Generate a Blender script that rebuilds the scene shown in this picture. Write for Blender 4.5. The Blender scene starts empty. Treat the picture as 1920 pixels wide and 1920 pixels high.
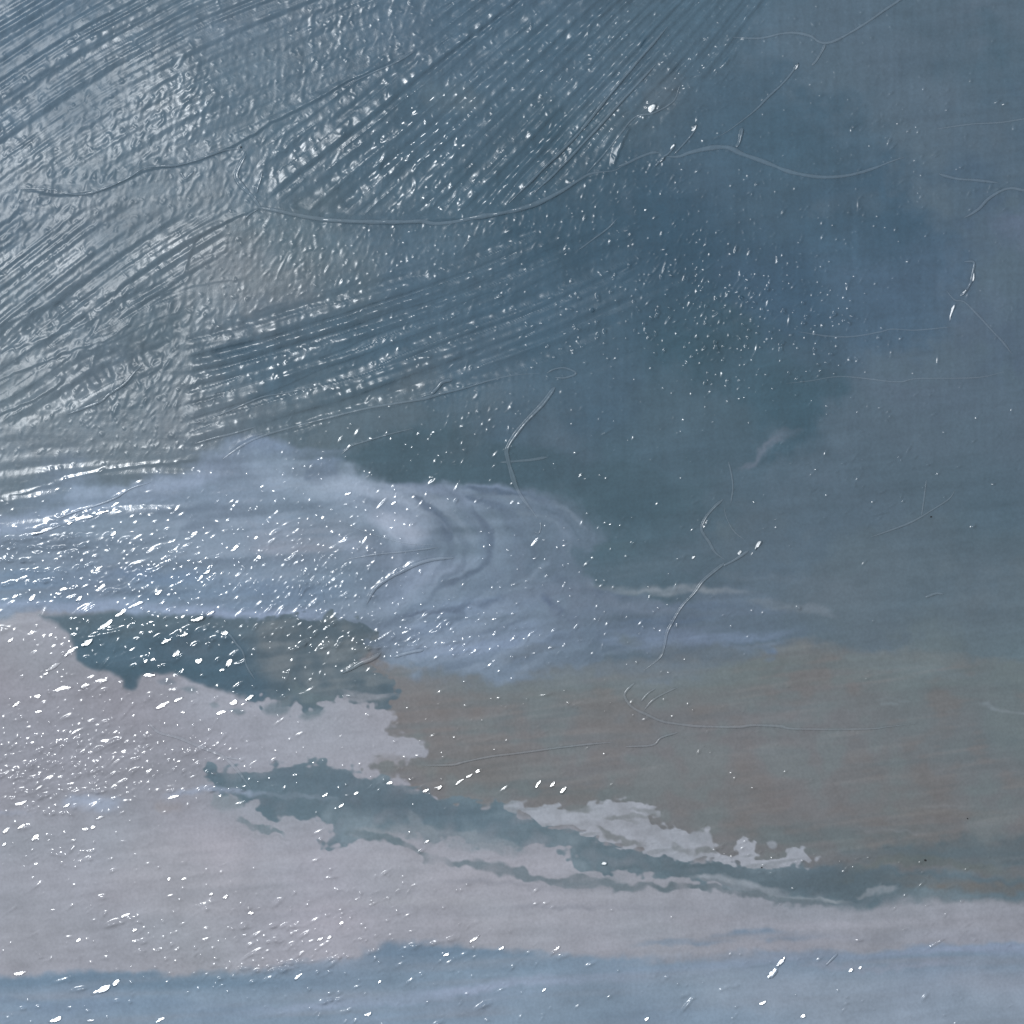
import bpy, math
import numpy as np

# ------------------------------------------------------------------ camera, world, lamps, exposure
S = 0.5 / 1920.0                 # metres per picture pixel (the visible piece is 0.5 m wide)
X0, X1 = -400.0, 2320.0          # the painting goes on past the frame (picture pixels)
ZC = (X1 - 960.0) * S            # height of the frame centre; the lower edge stands on z = 0
sc = bpy.context.scene
CAM_D = 2.0
cam = bpy.data.cameras.new('camera')
cam_o = bpy.data.objects.new('camera', cam)
sc.collection.objects.link(cam_o)
cam_o.location = (0, -CAM_D, ZC)
cam_o.rotation_euler = (math.radians(90), 0, 0)
cam.sensor_width = 36
cam.lens = 36 * CAM_D / 0.5
cam.clip_end = 50
cam.clip_start = 0.05
sc.camera = cam_o

w = bpy.data.worlds.new('World')
sc.world = w
w.use_nodes = True
bg = w.node_tree.nodes['Background']
bg.inputs[0].default_value = (0.93, 0.97, 1.0, 1)
bg.inputs[1].default_value = 0.625

LAMP = (-0.465, -0.92, ZC + 0.315)
la = bpy.data.lights.new('studio_lamp', 'AREA')
la.shape = 'DISK'
la.size = 0.14
la.energy = 6.1
la.color = (0.955, 0.98, 1.0)
lo = bpy.data.objects.new('studio_lamp', la)
sc.collection.objects.link(lo)
lo.location = LAMP
d = np.array([-0.02, 0, ZC]) - np.array(LAMP)
import mathutils
lo.rotation_euler = mathutils.Vector(d).to_track_quat('-Z', 'Y').to_euler()

vs = sc.view_settings
vs.view_transform = 'Standard'
vs.look = 'None'
vs.exposure = 0
vs.gamma = 1
vs.use_curve_mapping = False

# ------------------------------------------------------------------ raster helpers (paint thickness and pigment on a fine lattice)
STEP = 1.9
N = int((X1 - X0) / STEP) + 1
N += N % 2
ax = (X0 + STEP * np.arange(N)).astype(np.float32)
PX, PY = np.meshgrid(ax, ax)     # columns = x, rows = y (down)
rng = np.random.default_rng(7)
FX = np.fft.rfftfreq(N).astype(np.float32)[None, :]
FY = np.fft.fftfreq(N).astype(np.float32)[:, None]


def noise(su, sv, ang=0.0, seed=0, lo=0.0):
    """smooth random relief, correlation su along and sv across a direction (px); ang counted anticlockwise"""
    r = np.random.default_rng(1000 + seed)
    n = np.fft.rfft2(r.standard_normal((N, N)).astype(np.float32))
    c, s = math.cos(math.radians(ang)), -math.sin(math.radians(ang))
    fu = FX * c + FY * s
    fv = -FX * s + FY * c
    k = 2 * (math.pi ** 2) / STEP ** 2
    g = np.exp(-k * ((fu * su) ** 2 + (fv * sv) ** 2))
    if lo:
        g = g * (1 - np.exp(-k * lo ** 2 * (FX ** 2 + FY ** 2)))
    o = np.fft.irfft2(n * g, s=(N, N)).astype(np.float32)
    return (o - o.mean()) / o.std()


def sst(a, b, x):
    t = np.clip((x - a) / (b - a), 0, 1)
    return t * t * (3 - 2 * t)


def spline(pts, step=4.0):
    p = np.array(pts, float)
    if len(p) < 2:
        return p
    p = np.vstack([2 * p[0] - p[1], p, 2 * p[-1] - p[-2]])
    out = []
    for i in range(1, len(p) - 2):
        a, b, c, d_ = p[i - 1], p[i], p[i + 1], p[i + 2]
        n = max(2, int(np.linalg.norm((c - b)[:2]) / step))
        t = np.linspace(0, 1, n, endpoint=False)[:, None]
        out.append(.5 * ((2 * b) + (-a + c) * t + (2 * a - 5 * b + 4 * c - d_) * t ** 2 + (-a + 3 * b - 3 * c + d_) * t ** 3))
    out.append(p[-2][None])
    return np.vstack(out)


# slow wobble used to make every paint edge uneven
WX = 7 * noise(30, 30, 0, 1) + 3.2 * noise(8, 8, 0, 2) + 1.6 * noise(3.5, 3.5, 0, 3)
WY = 6 * noise(40, 22, 0, 4) + 3.0 * noise(9, 6, 0, 5) + 1.6 * noise(3.5, 3.5, 0, 6)


def win(x0, x1, y0, y1):
    i0, i1 = np.searchsorted(ax, [y0, y1])
    j0, j1 = np.searchsorted(ax, [x0, x1])
    return slice(int(i0), int(i1)), slice(int(j0), int(j1))


def poly(pts, soft=6.0, warp=1.0, sm=True):
    """0..1 cover of a closed outline with an uneven edge"""
    p = np.array(pts, float)
    if sm:
        p = spline(np.vstack([p, p[:1]]), 14)[:-1]
    m = soft * 2 + 40 * warp + 4
    wi = win(p[:, 0].min() - m, p[:, 0].max() + m, p[:, 1].min() - m, p[:, 1].max() + m)
    x = PX[wi] + warp * WX[wi]
    y = PY[wi] + warp * WY[wi]
    dist = np.full(x.shape, 1e9, np.float32)
    ins = np.zeros(x.shape, bool)
    q = np.roll(p, -1, 0)
    for (ax_, ay_), (bx, by) in zip(p, q):
        ex, ey = bx - ax_, by - ay_
        l2 = ex * ex + ey * ey + 1e-9
        t = np.clip(((x - ax_) * ex + (y - ay_) * ey) / l2, 0, 1)
        dd = (x - ax_ - t * ex) ** 2 + (y - ay_ - t * ey) ** 2
        np.minimum(dist, dd, out=dist)
        if abs(ey) > 1e-9:
            c = ((ay_ > y) != (by > y)) & (x < ex * (y - ay_) / ey + ax_)
            ins ^= c
    sd = np.sqrt(dist) * np.where(ins, 1, -1)
    out = np.zeros((N, N), np.float32)
    out[wi] = sst(-soft, soft, sd)
    return out


def line(pts, soft=0.7, warp=0.5, taper=(0.25, 0.35)):
    """0..1 cover of a brush line; points are (x, y, halfwidth); returns cover, fraction along, signed side"""
    p = spline([(a[0], a[1], a[2] if len(a) > 2 else 5) for a in pts], 10)
    hw = p[:, 2].max()
    m = hw * 1.6 + 30 * warp + 6
    wi = win(p[:, 0].min() - m, p[:, 0].max() + m, p[:, 1].min() - m, p[:, 1].max() + m)
    x = PX[wi] + warp * WX[wi]
    y = PY[wi] + warp * WY[wi]
    best = np.full(x.shape, 1e9, np.float32)
    tt = np.zeros(x.shape, np.float32)
    ww = np.ones(x.shape, np.float32)
    seg = np.linalg.norm(np.diff(p[:, :2], axis=0), axis=1)
    cum = np.concatenate([[0], np.cumsum(seg)])
    L = cum[-1]
    for i in range(len(p) - 1):
        ex, ey = p[i + 1, :2] - p[i, :2]
        l2 = ex * ex + ey * ey + 1e-9
        t = np.clip(((x - p[i, 0]) * ex + (y - p[i, 1]) * ey) / l2, 0, 1)
        dd = (x - p[i, 0] - t * ex) ** 2 + (y - p[i, 1] - t * ey) ** 2
        k = dd < best
        best = np.where(k, dd, best)
        tt = np.where(k, (cum[i] + t * seg[i]) / L, tt)
        ww = np.where(k, p[i, 2] + t * (p[i + 1, 2] - p[i, 2]), ww)
    r = np.sqrt(best) / np.maximum(ww, .3)
    c = 1 - sst(1 - soft, 1 + soft * .6, r)
    if taper[0]:
        c = c * sst(0, taper[0], tt)
    if taper[1]:
        c = c * (1 - sst(1 - taper[1], 1, tt))
    out = np.zeros((N, N), np.float32)
    out[wi] = c
    return out


def lin(c):
    c = np.array(c, float) / 255.0
    return np.where(c <= .04045, c / 12.92, ((c + .055) / 1.055) ** 2.4).astype(np.float32)


# flowing comb textures: strip noise sampled in bent coordinates
TU, TV = 512, 2048


def strip(su, sv, seed):
    r = np.random.default_rng(500 + seed)
    n = np.fft.rfft2(r.standard_normal((TV, TU)))
    fu = np.fft.rfftfreq(TU)[None, :]
    fv = np.fft.fftfreq(TV)[:, None]
    o = np.fft.irfft2(n * np.exp(-2 * math.pi ** 2 * ((fu * su) ** 2 + (fv * sv) ** 2)), s=(TV, TU))
    return (o / o.std()).astype(np.float32)


def samp(T, u, v):
    u = np.mod(u, TU - 1)
    v = np.mod(v, TV - 1)
    i = np.minimum(v.astype(np.int32), TV - 2)
    j = np.minimum(u.astype(np.int32), TU - 2)
    a = (v - i)
    b = (u - j)
    return (T[i, j] * (1 - a) * (1 - b) + T[i + 1, j] * a * (1 - b) + T[i, j + 1] * (1 - a) * b + T[i + 1, j + 1] * a * b).astype(np.float32)


def polar(cx, cy, R):
    dx, dy = PX - cx, PY - cy
    r = np.sqrt(dx * dx + dy * dy)
    a = np.arctan2(dy, dx)
    return a * R, r                  # along, across (arcs)


# ------------------------------------------------------------------ pigment
COL = np.zeros((N, N, 3), np.float32)
# broad drift of the blue, grey and brown grounds: (x, y, sRGB, reach)
pts = [
    (0, 0, (74, 95, 112)), (300, 150, (76, 96, 112)), (0, 400, (76, 95, 110)), (250, 500, (80, 97, 110)), (500, 300, (72, 94, 110)),
    (450, 520, (88, 100, 110)), (700, 230, (66, 90, 107)), (850, 90, (70, 94, 112)), (960, 300, (60, 86, 103)), (1100, 150, (69, 95, 113)),
    (1180, 190, (72, 94, 109)), (1350, 60, (72, 97, 114)), (1560, 90, (84, 104, 119)), (1700, 60, (82, 103, 119)), (1880, 60, (76, 102, 119)),
    (1500, 250, (62, 89, 107)), (1720, 200, (82, 103, 120)), (1880, 250, (78, 102, 121)), (1650, 400, (60, 88, 108)), (1880, 430, (80, 102, 124)),
    (1250, 440, (47, 77, 96)), (1080, 420, (52, 80, 98)), (800, 480, (68, 92, 109)), (620, 470, (78, 97, 109)), (1450, 520, (58, 85, 106)),
    (1700, 560, (72, 97, 118)), (1880, 620, (84, 103, 122)), (1350, 640, (52, 81, 96)), (1000, 560, (60, 87, 105)), (700, 620, (66, 91, 108)),
    (520, 700, (70, 93, 109)), (300, 680, (80, 97, 109)), (100, 620, (82, 99, 112)), (60, 800, (92, 107, 118)), (250, 820, (94, 108, 119)),
    (420, 800, (92, 105, 116)), (640, 800, (84, 101, 113)), (760, 790, (84, 100, 112)), (900, 760, (68, 91, 108)), (1100, 760, (66, 91, 109)),
    (1060, 830, (80, 99, 114)), (1300, 800, (72, 95, 110)), (1500, 760, (60, 88, 104)), (1700, 760, (86, 104, 121)), (1880, 780, (88, 106, 122)),
    (760, 860, (62, 85, 99)), (1000, 890, (68, 90, 104)), (1200, 900, (66, 90, 104)), (1250, 960, (68, 92, 105)), (1450, 900, (76, 98, 113)),
    (1650, 900, (82, 102, 117)), (1850, 930, (82, 103, 118)), (1220, 1040, (76, 97, 110)), (1430, 1020, (86, 103, 116)), (1650, 1040, (90, 107, 119)),
    (1880, 1050, (86, 105, 118)), (1350, 1160, (94, 110, 126)), (1600, 1150, (94, 109, 121)), (1880, 1150, (94, 110, 121)), (1700, 1230, (100, 114, 120)),
    (1880, 1290, (98, 114, 124)), (200, 1000, (112, 127, 144)), (600, 1050, (112, 127, 144)), (100, 1250, (138, 139, 148)),
]
P = np.array([(a, b) for a, b, _ in pts], np.float32)
C = np.array([lin(c) for *_, c in pts])
num = np.zeros_like(COL)
den = np.zeros((N, N), np.float32)
wx_, wy_ = PX + 2.6 * WX + 16 * noise(60, 40, 20, 8), PY + 2.6 * WY + 14 * noise(60, 40, 20, 9)
for (a, b), c in zip(P, C):
    d2 = (wx_ - a) ** 2 + ((wy_ - b) * 1.15) ** 2
    k = 1.0 / (d2 + 60.0 ** 2) ** 2
    num += k[..., None] * c
    den += k
COL = num / den[..., None]

# horizontal brush drag and patchy mottling, reused everywhere
DRAG = noise(90, 5, 3, 11)
DRAG2 = noise(45, 3, 8, 12)
MOT = noise(26, 22, 0, 13)
MOT2 = noise(9, 8, 0, 14)
FINE = noise(3.2, 3.2, 0, 15)
VERT = noise(3, 40, 0, 16)


def ragged(m, amt=.55, w=.16):
    n = .55 * MOT2 + .5 * DRAG2 + .45 * FINE + .25 * DRAG
    return sst(.5 - w, .5 + w, m + amt * .3 * n * sst(0, .3, m) * sst(1.0, .7, m))


def lay(mask, c, op=1.0, grain=None):
    global COL
    m = mask * op
    if grain is not None:
        m = np.clip(m * (1 + grain), 0, 1)
    COL = COL + m[..., None] * (lin(c) - COL)


# -- grey ground of the lower half
grey = poly([(-500, 1150), (60, 1158), (420, 1170), (700, 1230), (900, 1300), (1000, 1480), (1300, 1600), (1600, 1680), (2500, 1690), (2500, 2500), (-500, 2500)], 8, .6, False)
lay(grey, (152, 154, 164))
lay(grey * poly([(-500, 1180), (100, 1180), (360, 1330), (420, 1440), (300, 1500), (-500, 1540)], 60, 1), (140, 140, 149), .8)
lay(grey * sst(1700, 1830, PY), (156, 155, 164), .5)
lay(grey * poly([(250, 1550), (900, 1600), (1300, 1690), (1200, 1760), (500, 1760), (200, 1680)], 60, 1), (160, 160, 169), .7, .25 * DRAG)
for q, c, o in (
    ([(780, 1650, 4), (950, 1655, 7), (1250, 1672, 5)], (140, 142, 152), .6), ([(860, 1695, 3), (1100, 1700, 6), (1400, 1705, 4)], (139, 141, 152), .5),
    ([(1000, 1680, 4), (1300, 1720, 10), (1700, 1735, 12), (2100, 1735, 10)], (160, 160, 170), .6), ([(560, 1700, 6), (800, 1690, 10), (1000, 1700, 6)], (162, 163, 171), .5),
    ([(300, 1600, 5), (520, 1640, 12), (760, 1670, 8)], (161, 161, 171), .5), ([(1350, 1745, 4), (1700, 1760, 10), (2100, 1750, 8)], (154, 157, 170), .5),
):
    lay(line(q, .9, .6), c, o, .3 * DRAG)

# -- brown ground
brown = poly([(690, 1230), (800, 1252), (900, 1258), (1100, 1260), (1250, 1248), (1450, 1215), (1700, 1232), (1920, 1262), (2500, 1270), (2500, 1692), (1920, 1692), (1700, 1684),
              (1600, 1645), (1540, 1630), (1400, 1618), (1250, 1600), (1130, 1580), (1040, 1552), (960, 1516), (800, 1500), (720, 1452), (686, 1432), (760, 1428), (800, 1412), (797, 1392), (762, 1374), (728, 1366),
              (722, 1340), (708, 1318), (690, 1300)], 18, .9)
brown = ragged(brown, 1.1, .3) * sst(1000, 850, PX) + sst(850, 1000, PX) * brown
lay(brown, (115, 116, 120))
lay(brown * poly([(740, 1300), (1000, 1290), (1150, 1380), (1000, 1450), (800, 1440), (740, 1350)], 50, 1), (119, 117, 119), .8)
lay(brown * sst(1350, 1280, PY) * sst(700, 1000, PX), (108, 116, 118), .75, .3 * DRAG)
lay(brown * sst(1450, 1900, PX) * sst(1560, 1380, PY), (106, 117, 122), .8, .3 * MOT)
lay(brown * poly([(1150, 1440), (1500, 1400), (1800, 1480), (1700, 1570), (1350, 1560), (1150, 1500)], 60, 1), (116, 117, 119), .7)
lay(brown * poly([(760, 1430), (900, 1420), (1050, 1440), (1000, 1470), (820, 1470)], 30, 1), (114, 114, 115), .6)
lay(line([(680, 1425, 10), (730, 1432, 14), (820, 1440, 10), (900, 1435, 6)], .8, .8), (119, 116, 116), .6, .3 * MOT2)
lay(line([(830, 1492, 8), (890, 1496, 7), (930, 1490, 4)], .8, .8), (119, 117, 118), .6)
lay(line([(690, 1200, 14), (700, 1225, 18), (715, 1260, 10)], .9, 1), (112, 114, 119), .6)
lay(line([(880, 1370, 12), (980, 1350, 22), (1100, 1345, 18), (1200, 1350, 8)], .9, 1.2), (102, 112, 117), .65, .3 * DRAG)
lay(line([(830, 1470, 10), (960, 1478, 16), (1100, 1485, 14), (1300, 1490, 8)], .9, 1), (103, 112, 116), .6, .3 * DRAG)
lay(line([(1200, 1530, 12), (1500, 1560, 22), (1800, 1590, 24), (2200, 1590, 20)], .9, 1), (104, 110, 113), .6, .4 * DRAG)
for q, c, o in (
    ([(1560, 1553, 2), (1640, 1560, 4), (1760, 1575, 3)], (130, 133, 139), .7), ([(1700, 1512, 3), (1770, 1514, 4), (1870, 1515, 3)], (124, 125, 128), .6),
    ([(1630, 1313, 2), (1660, 1318, 6), (1700, 1326, 2)], (124, 134, 140), .7), ([(1640, 1305, 2), (1690, 1312, 4), (1720, 1322, 2)], (122, 132, 138), .4),
    ([(1820, 1318, 2), (1860, 1326, 6), (1905, 1338, 3), (1990, 1350, 2)], (130, 140, 148), .8), ([(1560, 1240, 6), (1700, 1252, 9), (1900, 1285, 8)], (112, 124, 131), .5),
    ([(1500, 1215, 6), (1650, 1240, 8), (1800, 1262, 5)], (110, 122, 128), .5), ([(1750, 1480, 8), (1900, 1470, 14), (2100, 1480, 10)], (106, 116, 120), .5),
    ([(1600, 1520, 8), (1750, 1530, 10), (1950, 1540, 10)], (116, 114, 114), .6),
):
    lay(line(q, .9, .6), c, o, .3 * DRAG2)

lay(brown * np.clip(.7 * MOT + .4 * MOT2 + .2 * DRAG - .1, 0, 1), (107, 117, 120), .55)
lay(brown * np.clip(-.6 * MOT - .4 * MOT2 + .3 * DRAG2 - .2, 0, 1), (122, 117, 117), .5)
lay(brown * np.clip(.9 * DRAG2 - .7, 0, 1), (124, 125, 127), .3)
lay(brown * np.clip(.9 * DRAG - .8, 0, 1), (100, 108, 113), .4)
for q, c, o in (([(700, 1245, 16), (850, 1262, 22), (1050, 1262, 24), (1250, 1248, 26), (1450, 1222, 20)], (107, 119, 130), .75),
                ([(760, 1285, 10), (950, 1290, 16), (1200, 1282, 16), (1500, 1262, 12)], (108, 117, 122), .6)):
    lay(line(q, .95, 1.2), c, o, .35 * DRAG)
# -- dark teal streak through the grey
streak = poly([(384, 1440), (480, 1436), (620, 1436), (700, 1456), (780, 1484), (900, 1500), (990, 1526), (1060, 1556), (1140, 1580), (1250, 1594), (1330, 1614), (1540, 1618), (1640, 1632),
               (1760, 1640), (2500, 1640), (2500, 1700), (1920, 1693), (1700, 1696), (1500, 1690), (1400, 1684), (1300, 1662), (1190, 1642), (1100, 1630), (1060, 1604), (960, 1594), (900, 1580), (830, 1572),
               (760, 1564), (700, 1566), (625, 1588), (604, 1576), (632, 1548), (570, 1530), (500, 1532), (474, 1504), (440, 1500), (400, 1474)], 20, .8)
kx = sst(1350, 1600, PX)
streak = ragged(streak, 1.1, .22) * (1 - kx) + kx * sst(.1, .9, streak)
lay(streak, (98, 116, 127), .96, .18 * MOT2)
lay(streak * np.clip(.5 * MOT + .4 * MOT2 - .1, 0, 1), (122, 136, 146), .55)
lay(streak * np.clip(-.5 * MOT - .3 * DRAG - .2, 0, 1), (84, 103, 116), .6)
lay(streak * line([(400, 1450, 24), (480, 1470, 40), (620, 1470, 36), (760, 1510, 30), (900, 1530, 26), (1050, 1570, 18)], .8, 1), (88, 107, 120), .8, .3 * MOT)
lay(streak * line([(1060, 1610, 20), (1200, 1620, 24), (1400, 1640, 24), (1700, 1650, 26), (2200, 1650, 26)], .8, 1), (88, 104, 114), .85, .3 * DRAG)
lay(line([(1500, 1600, 10), (1700, 1612, 20), (1900, 1600, 24), (2300, 1600, 24)], .8, 1), (92, 106, 114), .85, .4 * DRAG)
lay(line([(1620, 1652, 8), (1800, 1668, 14), (1920, 1660, 14), (2300, 1660, 14)], .8, 1), (108, 108, 108), .8, .4 * DRAG)
lay(line([(1560, 1640, 6), (1750, 1622, 10), (1980, 1640, 10)], .8, 1), (98, 106, 106), .6, .4 * DRAG)
for q, c, o in (
    ([(720, 1550, 4), (760, 1560, 14), (860, 1572, 14), (980, 1592, 8)], (132, 141, 150), .75), ([(760, 1525, 3), (800, 1550, 10), (840, 1570, 4)], (126, 137, 146), .6),
    ([(860, 1560, 5), (940, 1586, 12), (1010, 1600, 6)], (128, 138, 147), .6), ([(655, 1562, 5), (690, 1560, 12), (760, 1570, 9)], (134, 142, 150), .6),
    ([(740, 1478, 3), (760, 1486, 6), (790, 1494, 3)], (122, 132, 142), .6), ([(470, 1485, 4), (540, 1490, 7), (640, 1492, 3)], (112, 127, 140), .7),
    ([(1280, 1648, 4), (1350, 1656, 10), (1430, 1668, 11), (1500, 1674, 8)], (142, 149, 158), .9), ([(1330, 1670, 3), (1450, 1679, 6), (1616, 1682, 4)], (144, 152, 160), .9),
    ([(1605, 1668, 3), (1640, 1671, 6), (1690, 1672, 4)], (134, 142, 151), .85),
    ([(1296, 1652, 2), (1330, 1660, 4), (1420, 1672, 5), (1450, 1676, 2)], (118, 126, 135), .8),
):
    lay(line(q, .7, .8, (.15, .2)), c, o, .25 * MOT2)
for q, c, o in (
    ([(650, 1552, 8), (720, 1575, 10), (780, 1592, 7), (828, 1608, 9), (836, 1616, 5)], (104, 119, 128), .95), ([(826, 1604, 5), (870, 1612, 9), (940, 1626, 11), (1010, 1640, 6), (1090, 1646, 6), (1180, 1654, 4)], (110, 122, 131), .95),
    ([(1000, 1642, 5), (1100, 1655, 7), (1180, 1662, 6), (1330, 1674, 4)], (112, 123, 132), .9), ([(1180, 1660, 4), (1300, 1672, 5), (1420, 1680, 7), (1600, 1690, 8)], (100, 113, 122), .9),
    ([(430, 1540, 5), (455, 1544, 8), (485, 1556, 7), (510, 1562, 4), (540, 1572, 3)], (116, 129, 138), .95), ([(492, 1556, 8), (500, 1562, 8), (505, 1568, 4)], (118, 130, 139), .9),
    ([(395, 1500, 14), (420, 1506, 14), (450, 1500, 8)], (128, 140, 148), .6), ([(420, 1562, 3), (470, 1568, 4), (560, 1580, 2)], (146, 148, 157), .7),
):
    lay(line(q, .5, .9, (.08, .25)), c, o, .2 * MOT2)

# -- pale cloud in the brown
cloud = poly([(948, 1510), (975, 1502), (1008, 1516), (1040, 1504), (1072, 1522), (1100, 1508), (1136, 1502), (1185, 1500), (1232, 1514), (1218, 1536), (1255, 1552), (1290, 1562), (1326, 1560), (1338, 1582),
              (1350, 1602), (1374, 1598), (1382, 1578), (1404, 1570), (1420, 1584), (1424, 1602), (1456, 1606), (1478, 1600), (1482, 1586), (1502, 1582), (1524, 1596), (1532, 1616),
              (1450, 1617), (1370, 1617), (1290, 1606), (1240, 1600), (1190, 1590), (1130, 1580), (1050, 1556), (1000, 1534)], 13, .6)
cloud = ragged(cloud, 1.3, .16)
lay(cloud, (160, 164, 174), .93, .10 * MOT2)
lay(cloud * np.clip(.8 * DRAG2 + .4 * MOT2 - .55, 0, 1), (120, 126, 132), .6)
puff = poly([(1286, 1570), (1300, 1558), (1322, 1557), (1334, 1566), (1328, 1578), (1300, 1579)], 3, .4)
lay(puff, (146, 151, 160), .9)
lay(poly([(1442, 1578), (1452, 1574), (1462, 1580), (1456, 1588), (1444, 1587)], 3, .3), (146, 151, 160), .9)
for q, o in (([(1050, 1518, 6), (1085, 1520, 9), (1120, 1520, 4)], .8), ([(1110, 1560, 3), (1140, 1572, 6), (1200, 1578, 4)], .8), ([(1140, 1540, 3), (1190, 1536, 5), (1230, 1538, 4)], .6),
             ([(1120, 1536, 2), (1160, 1540, 4), (1200, 1550, 2)], .5), ([(1290, 1590, 5), (1320, 1588, 7), (1345, 1592, 4)], .8), ([(1180, 1522, 3), (1220, 1526, 5), (1260, 1530, 3)], .6),
             ([(1240, 1570, 3), (1270, 1580, 5), (1300, 1584, 3)], .5), ([(1430, 1588, 5), (1450, 1596, 7), (1475, 1592, 5)], .7)):
    lay(line(q, .6, .9), (116, 121, 124), o)

# -- pale blue swirl
swirl = poly([(-500, 1010), (0, 978), (150, 930), (300, 886), (420, 856), (560, 846), (640, 884), (740, 905), (850, 903), (950, 912), (1060, 935), (1130, 962), (1156, 995), (1120, 1025), (1105, 1060),
              (1125, 1098), (1200, 1120), (1260, 1160), (1230, 1210), (1160, 1236), (1000, 1262), (850, 1266), (740, 1238),
              (700, 1200), (690, 1156), (500, 1150), (100, 1156), (-500, 1142)], 16, 1.3)
lay(swirl, (118, 134, 152), .95, .15 * DRAG)
lay(swirl * poly([(-500, 1030), (0, 1010), (150, 990), (360, 960), (560, 990), (620, 1030), (420, 1060), (200, 1060), (-500, 1080)], 40, 1), (126, 140, 156), .7, .3 * DRAG)
lay(swirl * poly([(480, 990), (640, 980), (700, 1020), (600, 1050), (480, 1040)], 30, 1), (134, 141, 155), .6, .3 * DRAG)
# left arm: soft blue, light lobe
lay(line([(-400, 1010, 26), (0, 985, 24), (160, 945, 22), (320, 905, 20), (440, 872, 18), (560, 858, 12)], .9, 1, (0, .2)), (136, 151, 172), .75, .25 * DRAG)
lay(line([(430, 880, 14), (560, 900, 34), (660, 918, 44), (740, 955, 42), (790, 995, 34), (810, 1030, 24)], .8, .8, (.3, .08)), (146, 161, 181), .85, .15 * MOT)
lay(line([(690, 960, 10), (745, 985, 26), (790, 1005, 24), (815, 1025, 12)], .9, .6), (158, 168, 187), .8)
lay(line([(600, 1000, 10), (700, 1040, 24), (790, 1050, 20), (815, 1035, 8)], .9, .6), (138, 150, 170), .5)
lay(line([(690, 1140, 12), (730, 1110, 26), (800, 1085, 26), (870, 1062, 18), (905, 1020, 8)], .9, .8), (136, 150, 171), .75)
lay(line([(700, 1180, 16), (800, 1165, 24), (900, 1150, 22), (1000, 1130, 16), (1050, 1090, 10)], .9, .8), (122, 138, 160), .75, .2 * DRAG)
lay(line([(720, 1225, 14), (850, 1215, 22), (1000, 1195, 24), (1150, 1200, 18)], .9, .8), (128, 144, 167), .7, .35 * DRAG)
lay(line([(880, 960, 8), (925, 1000, 18), (930, 1050, 20), (890, 1090, 14)], .9, .6), (126, 141, 158), .6)
lay(line([(700, 905, 8), (800, 915, 16), (880, 935, 14), (950, 960, 8)], .9, .8), (122, 136, 158), .6)
lay(line([(860, 915, 5), (900, 913, 9), (960, 922, 8), (1020, 935, 4)], .9, .6), (124, 140, 165), .8)
lay(line([(950, 950, 14), (1040, 985, 28), (1110, 1000, 26), (1140, 1015, 10)], .9, .8), (114, 127, 145), .7)
# dark rings
for q, c, o in (
    ([(770, 920, 4), (800, 945, 7), (832, 975, 9), (842, 1005, 8), (836, 1030, 4)], (96, 112, 132), .85), ([(880, 940, 3), (905, 975, 6), (918, 1010, 7), (918, 1040, 6), (900, 1065, 6), (860, 1095, 5), (810, 1120, 3)], (97, 112, 131), .9),
    ([(850, 910, 3), (900, 918, 5), (960, 928, 6), (1010, 942, 5), (1060, 945, 6), (1110, 962, 7), (1150, 985, 5)], (90, 107, 128), .9), ([(870, 930, 3), (920, 945, 6), (960, 960, 5)], (96, 112, 132), .8),
    ([(1020, 935, 5), (1060, 950, 9), (1100, 965, 8), (1140, 985, 4)], (82, 101, 112), .8), ([(1050, 1010, 4), (1090, 1040, 8), (1110, 1070, 6)], (96, 112, 126), .7),
    ([(1020, 1075, 5), (1040, 1090, 9), (1085, 1100, 10), (1140, 1115, 8), (1220, 1125, 4)], (92, 108, 128), .8), ([(1005, 1115, 4), (1030, 1145, 8), (1060, 1158, 7), (1090, 1165, 3)], (92, 107, 132), .9),
    ([(740, 1150, 3), (860, 1142, 5), (950, 1125, 6), (1010, 1100, 5)], (98, 112, 132), .75), ([(820, 1195, 3), (920, 1180, 4), (1000, 1160, 3)], (102, 116, 136), .5),
    ([(560, 885, 8), (600, 890, 16), (640, 885, 12)], (92, 108, 130), .6), ([(1025, 1045, 6), (1028, 1075, 10), (1020, 1090, 5)], (88, 104, 118), .6),
    ([(330, 1000, 4), (370, 985, 10), (420, 992, 5)], (104, 119, 136), .6), ([(340, 960, 4), (390, 950, 9), (430, 960, 4)], (106, 121, 138), .5),
):
    lay(line([(a_, b_, w_ * 1.25) for a_, b_, w_ in q], .8, .5, (.12, .2)), tuple(v_ - 6 for v_ in c), min(1, o * 1.1))
adx, ady = PX - 620 + .8 * WX, 1.9 * (PY - 1035) + 1.2 * WY
arcs_v = np.sqrt(adx ** 2 + ady ** 2)
arcs_u = np.arctan2(ady, adx) * 260
ARC = samp(strip(22, 1.5, 21), arcs_u / 6 + 9000, arcs_v / 8) + .5 * samp(strip(22, 1.3, 22), arcs_u / 6 + 9000, arcs_v / 3.4)
bodyR = swirl * sst(560, 760, PX)
lay(bodyR * np.clip(.6 * ARC + .15 * MOT2, 0, 1), (132, 146, 164), .55)
lay(bodyR * np.clip(-.6 * ARC - .15 * MOT, 0, 1), (97, 112, 131), .55)
lay(swirl * sst(960, 1170, PX), (90, 106, 122), .72, .4 * ARC)
lay(line([(560, 905, 14), (660, 922, 36), (740, 955, 38), (790, 990, 30), (812, 1020, 16)], .9, .7, (.3, .1)), (150, 163, 182), .55, .3 * ARC)
lay(line([(700, 962, 8), (750, 985, 20), (792, 1004, 18), (812, 1022, 8)], .9, .5), (160, 170, 188), .6)
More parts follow.
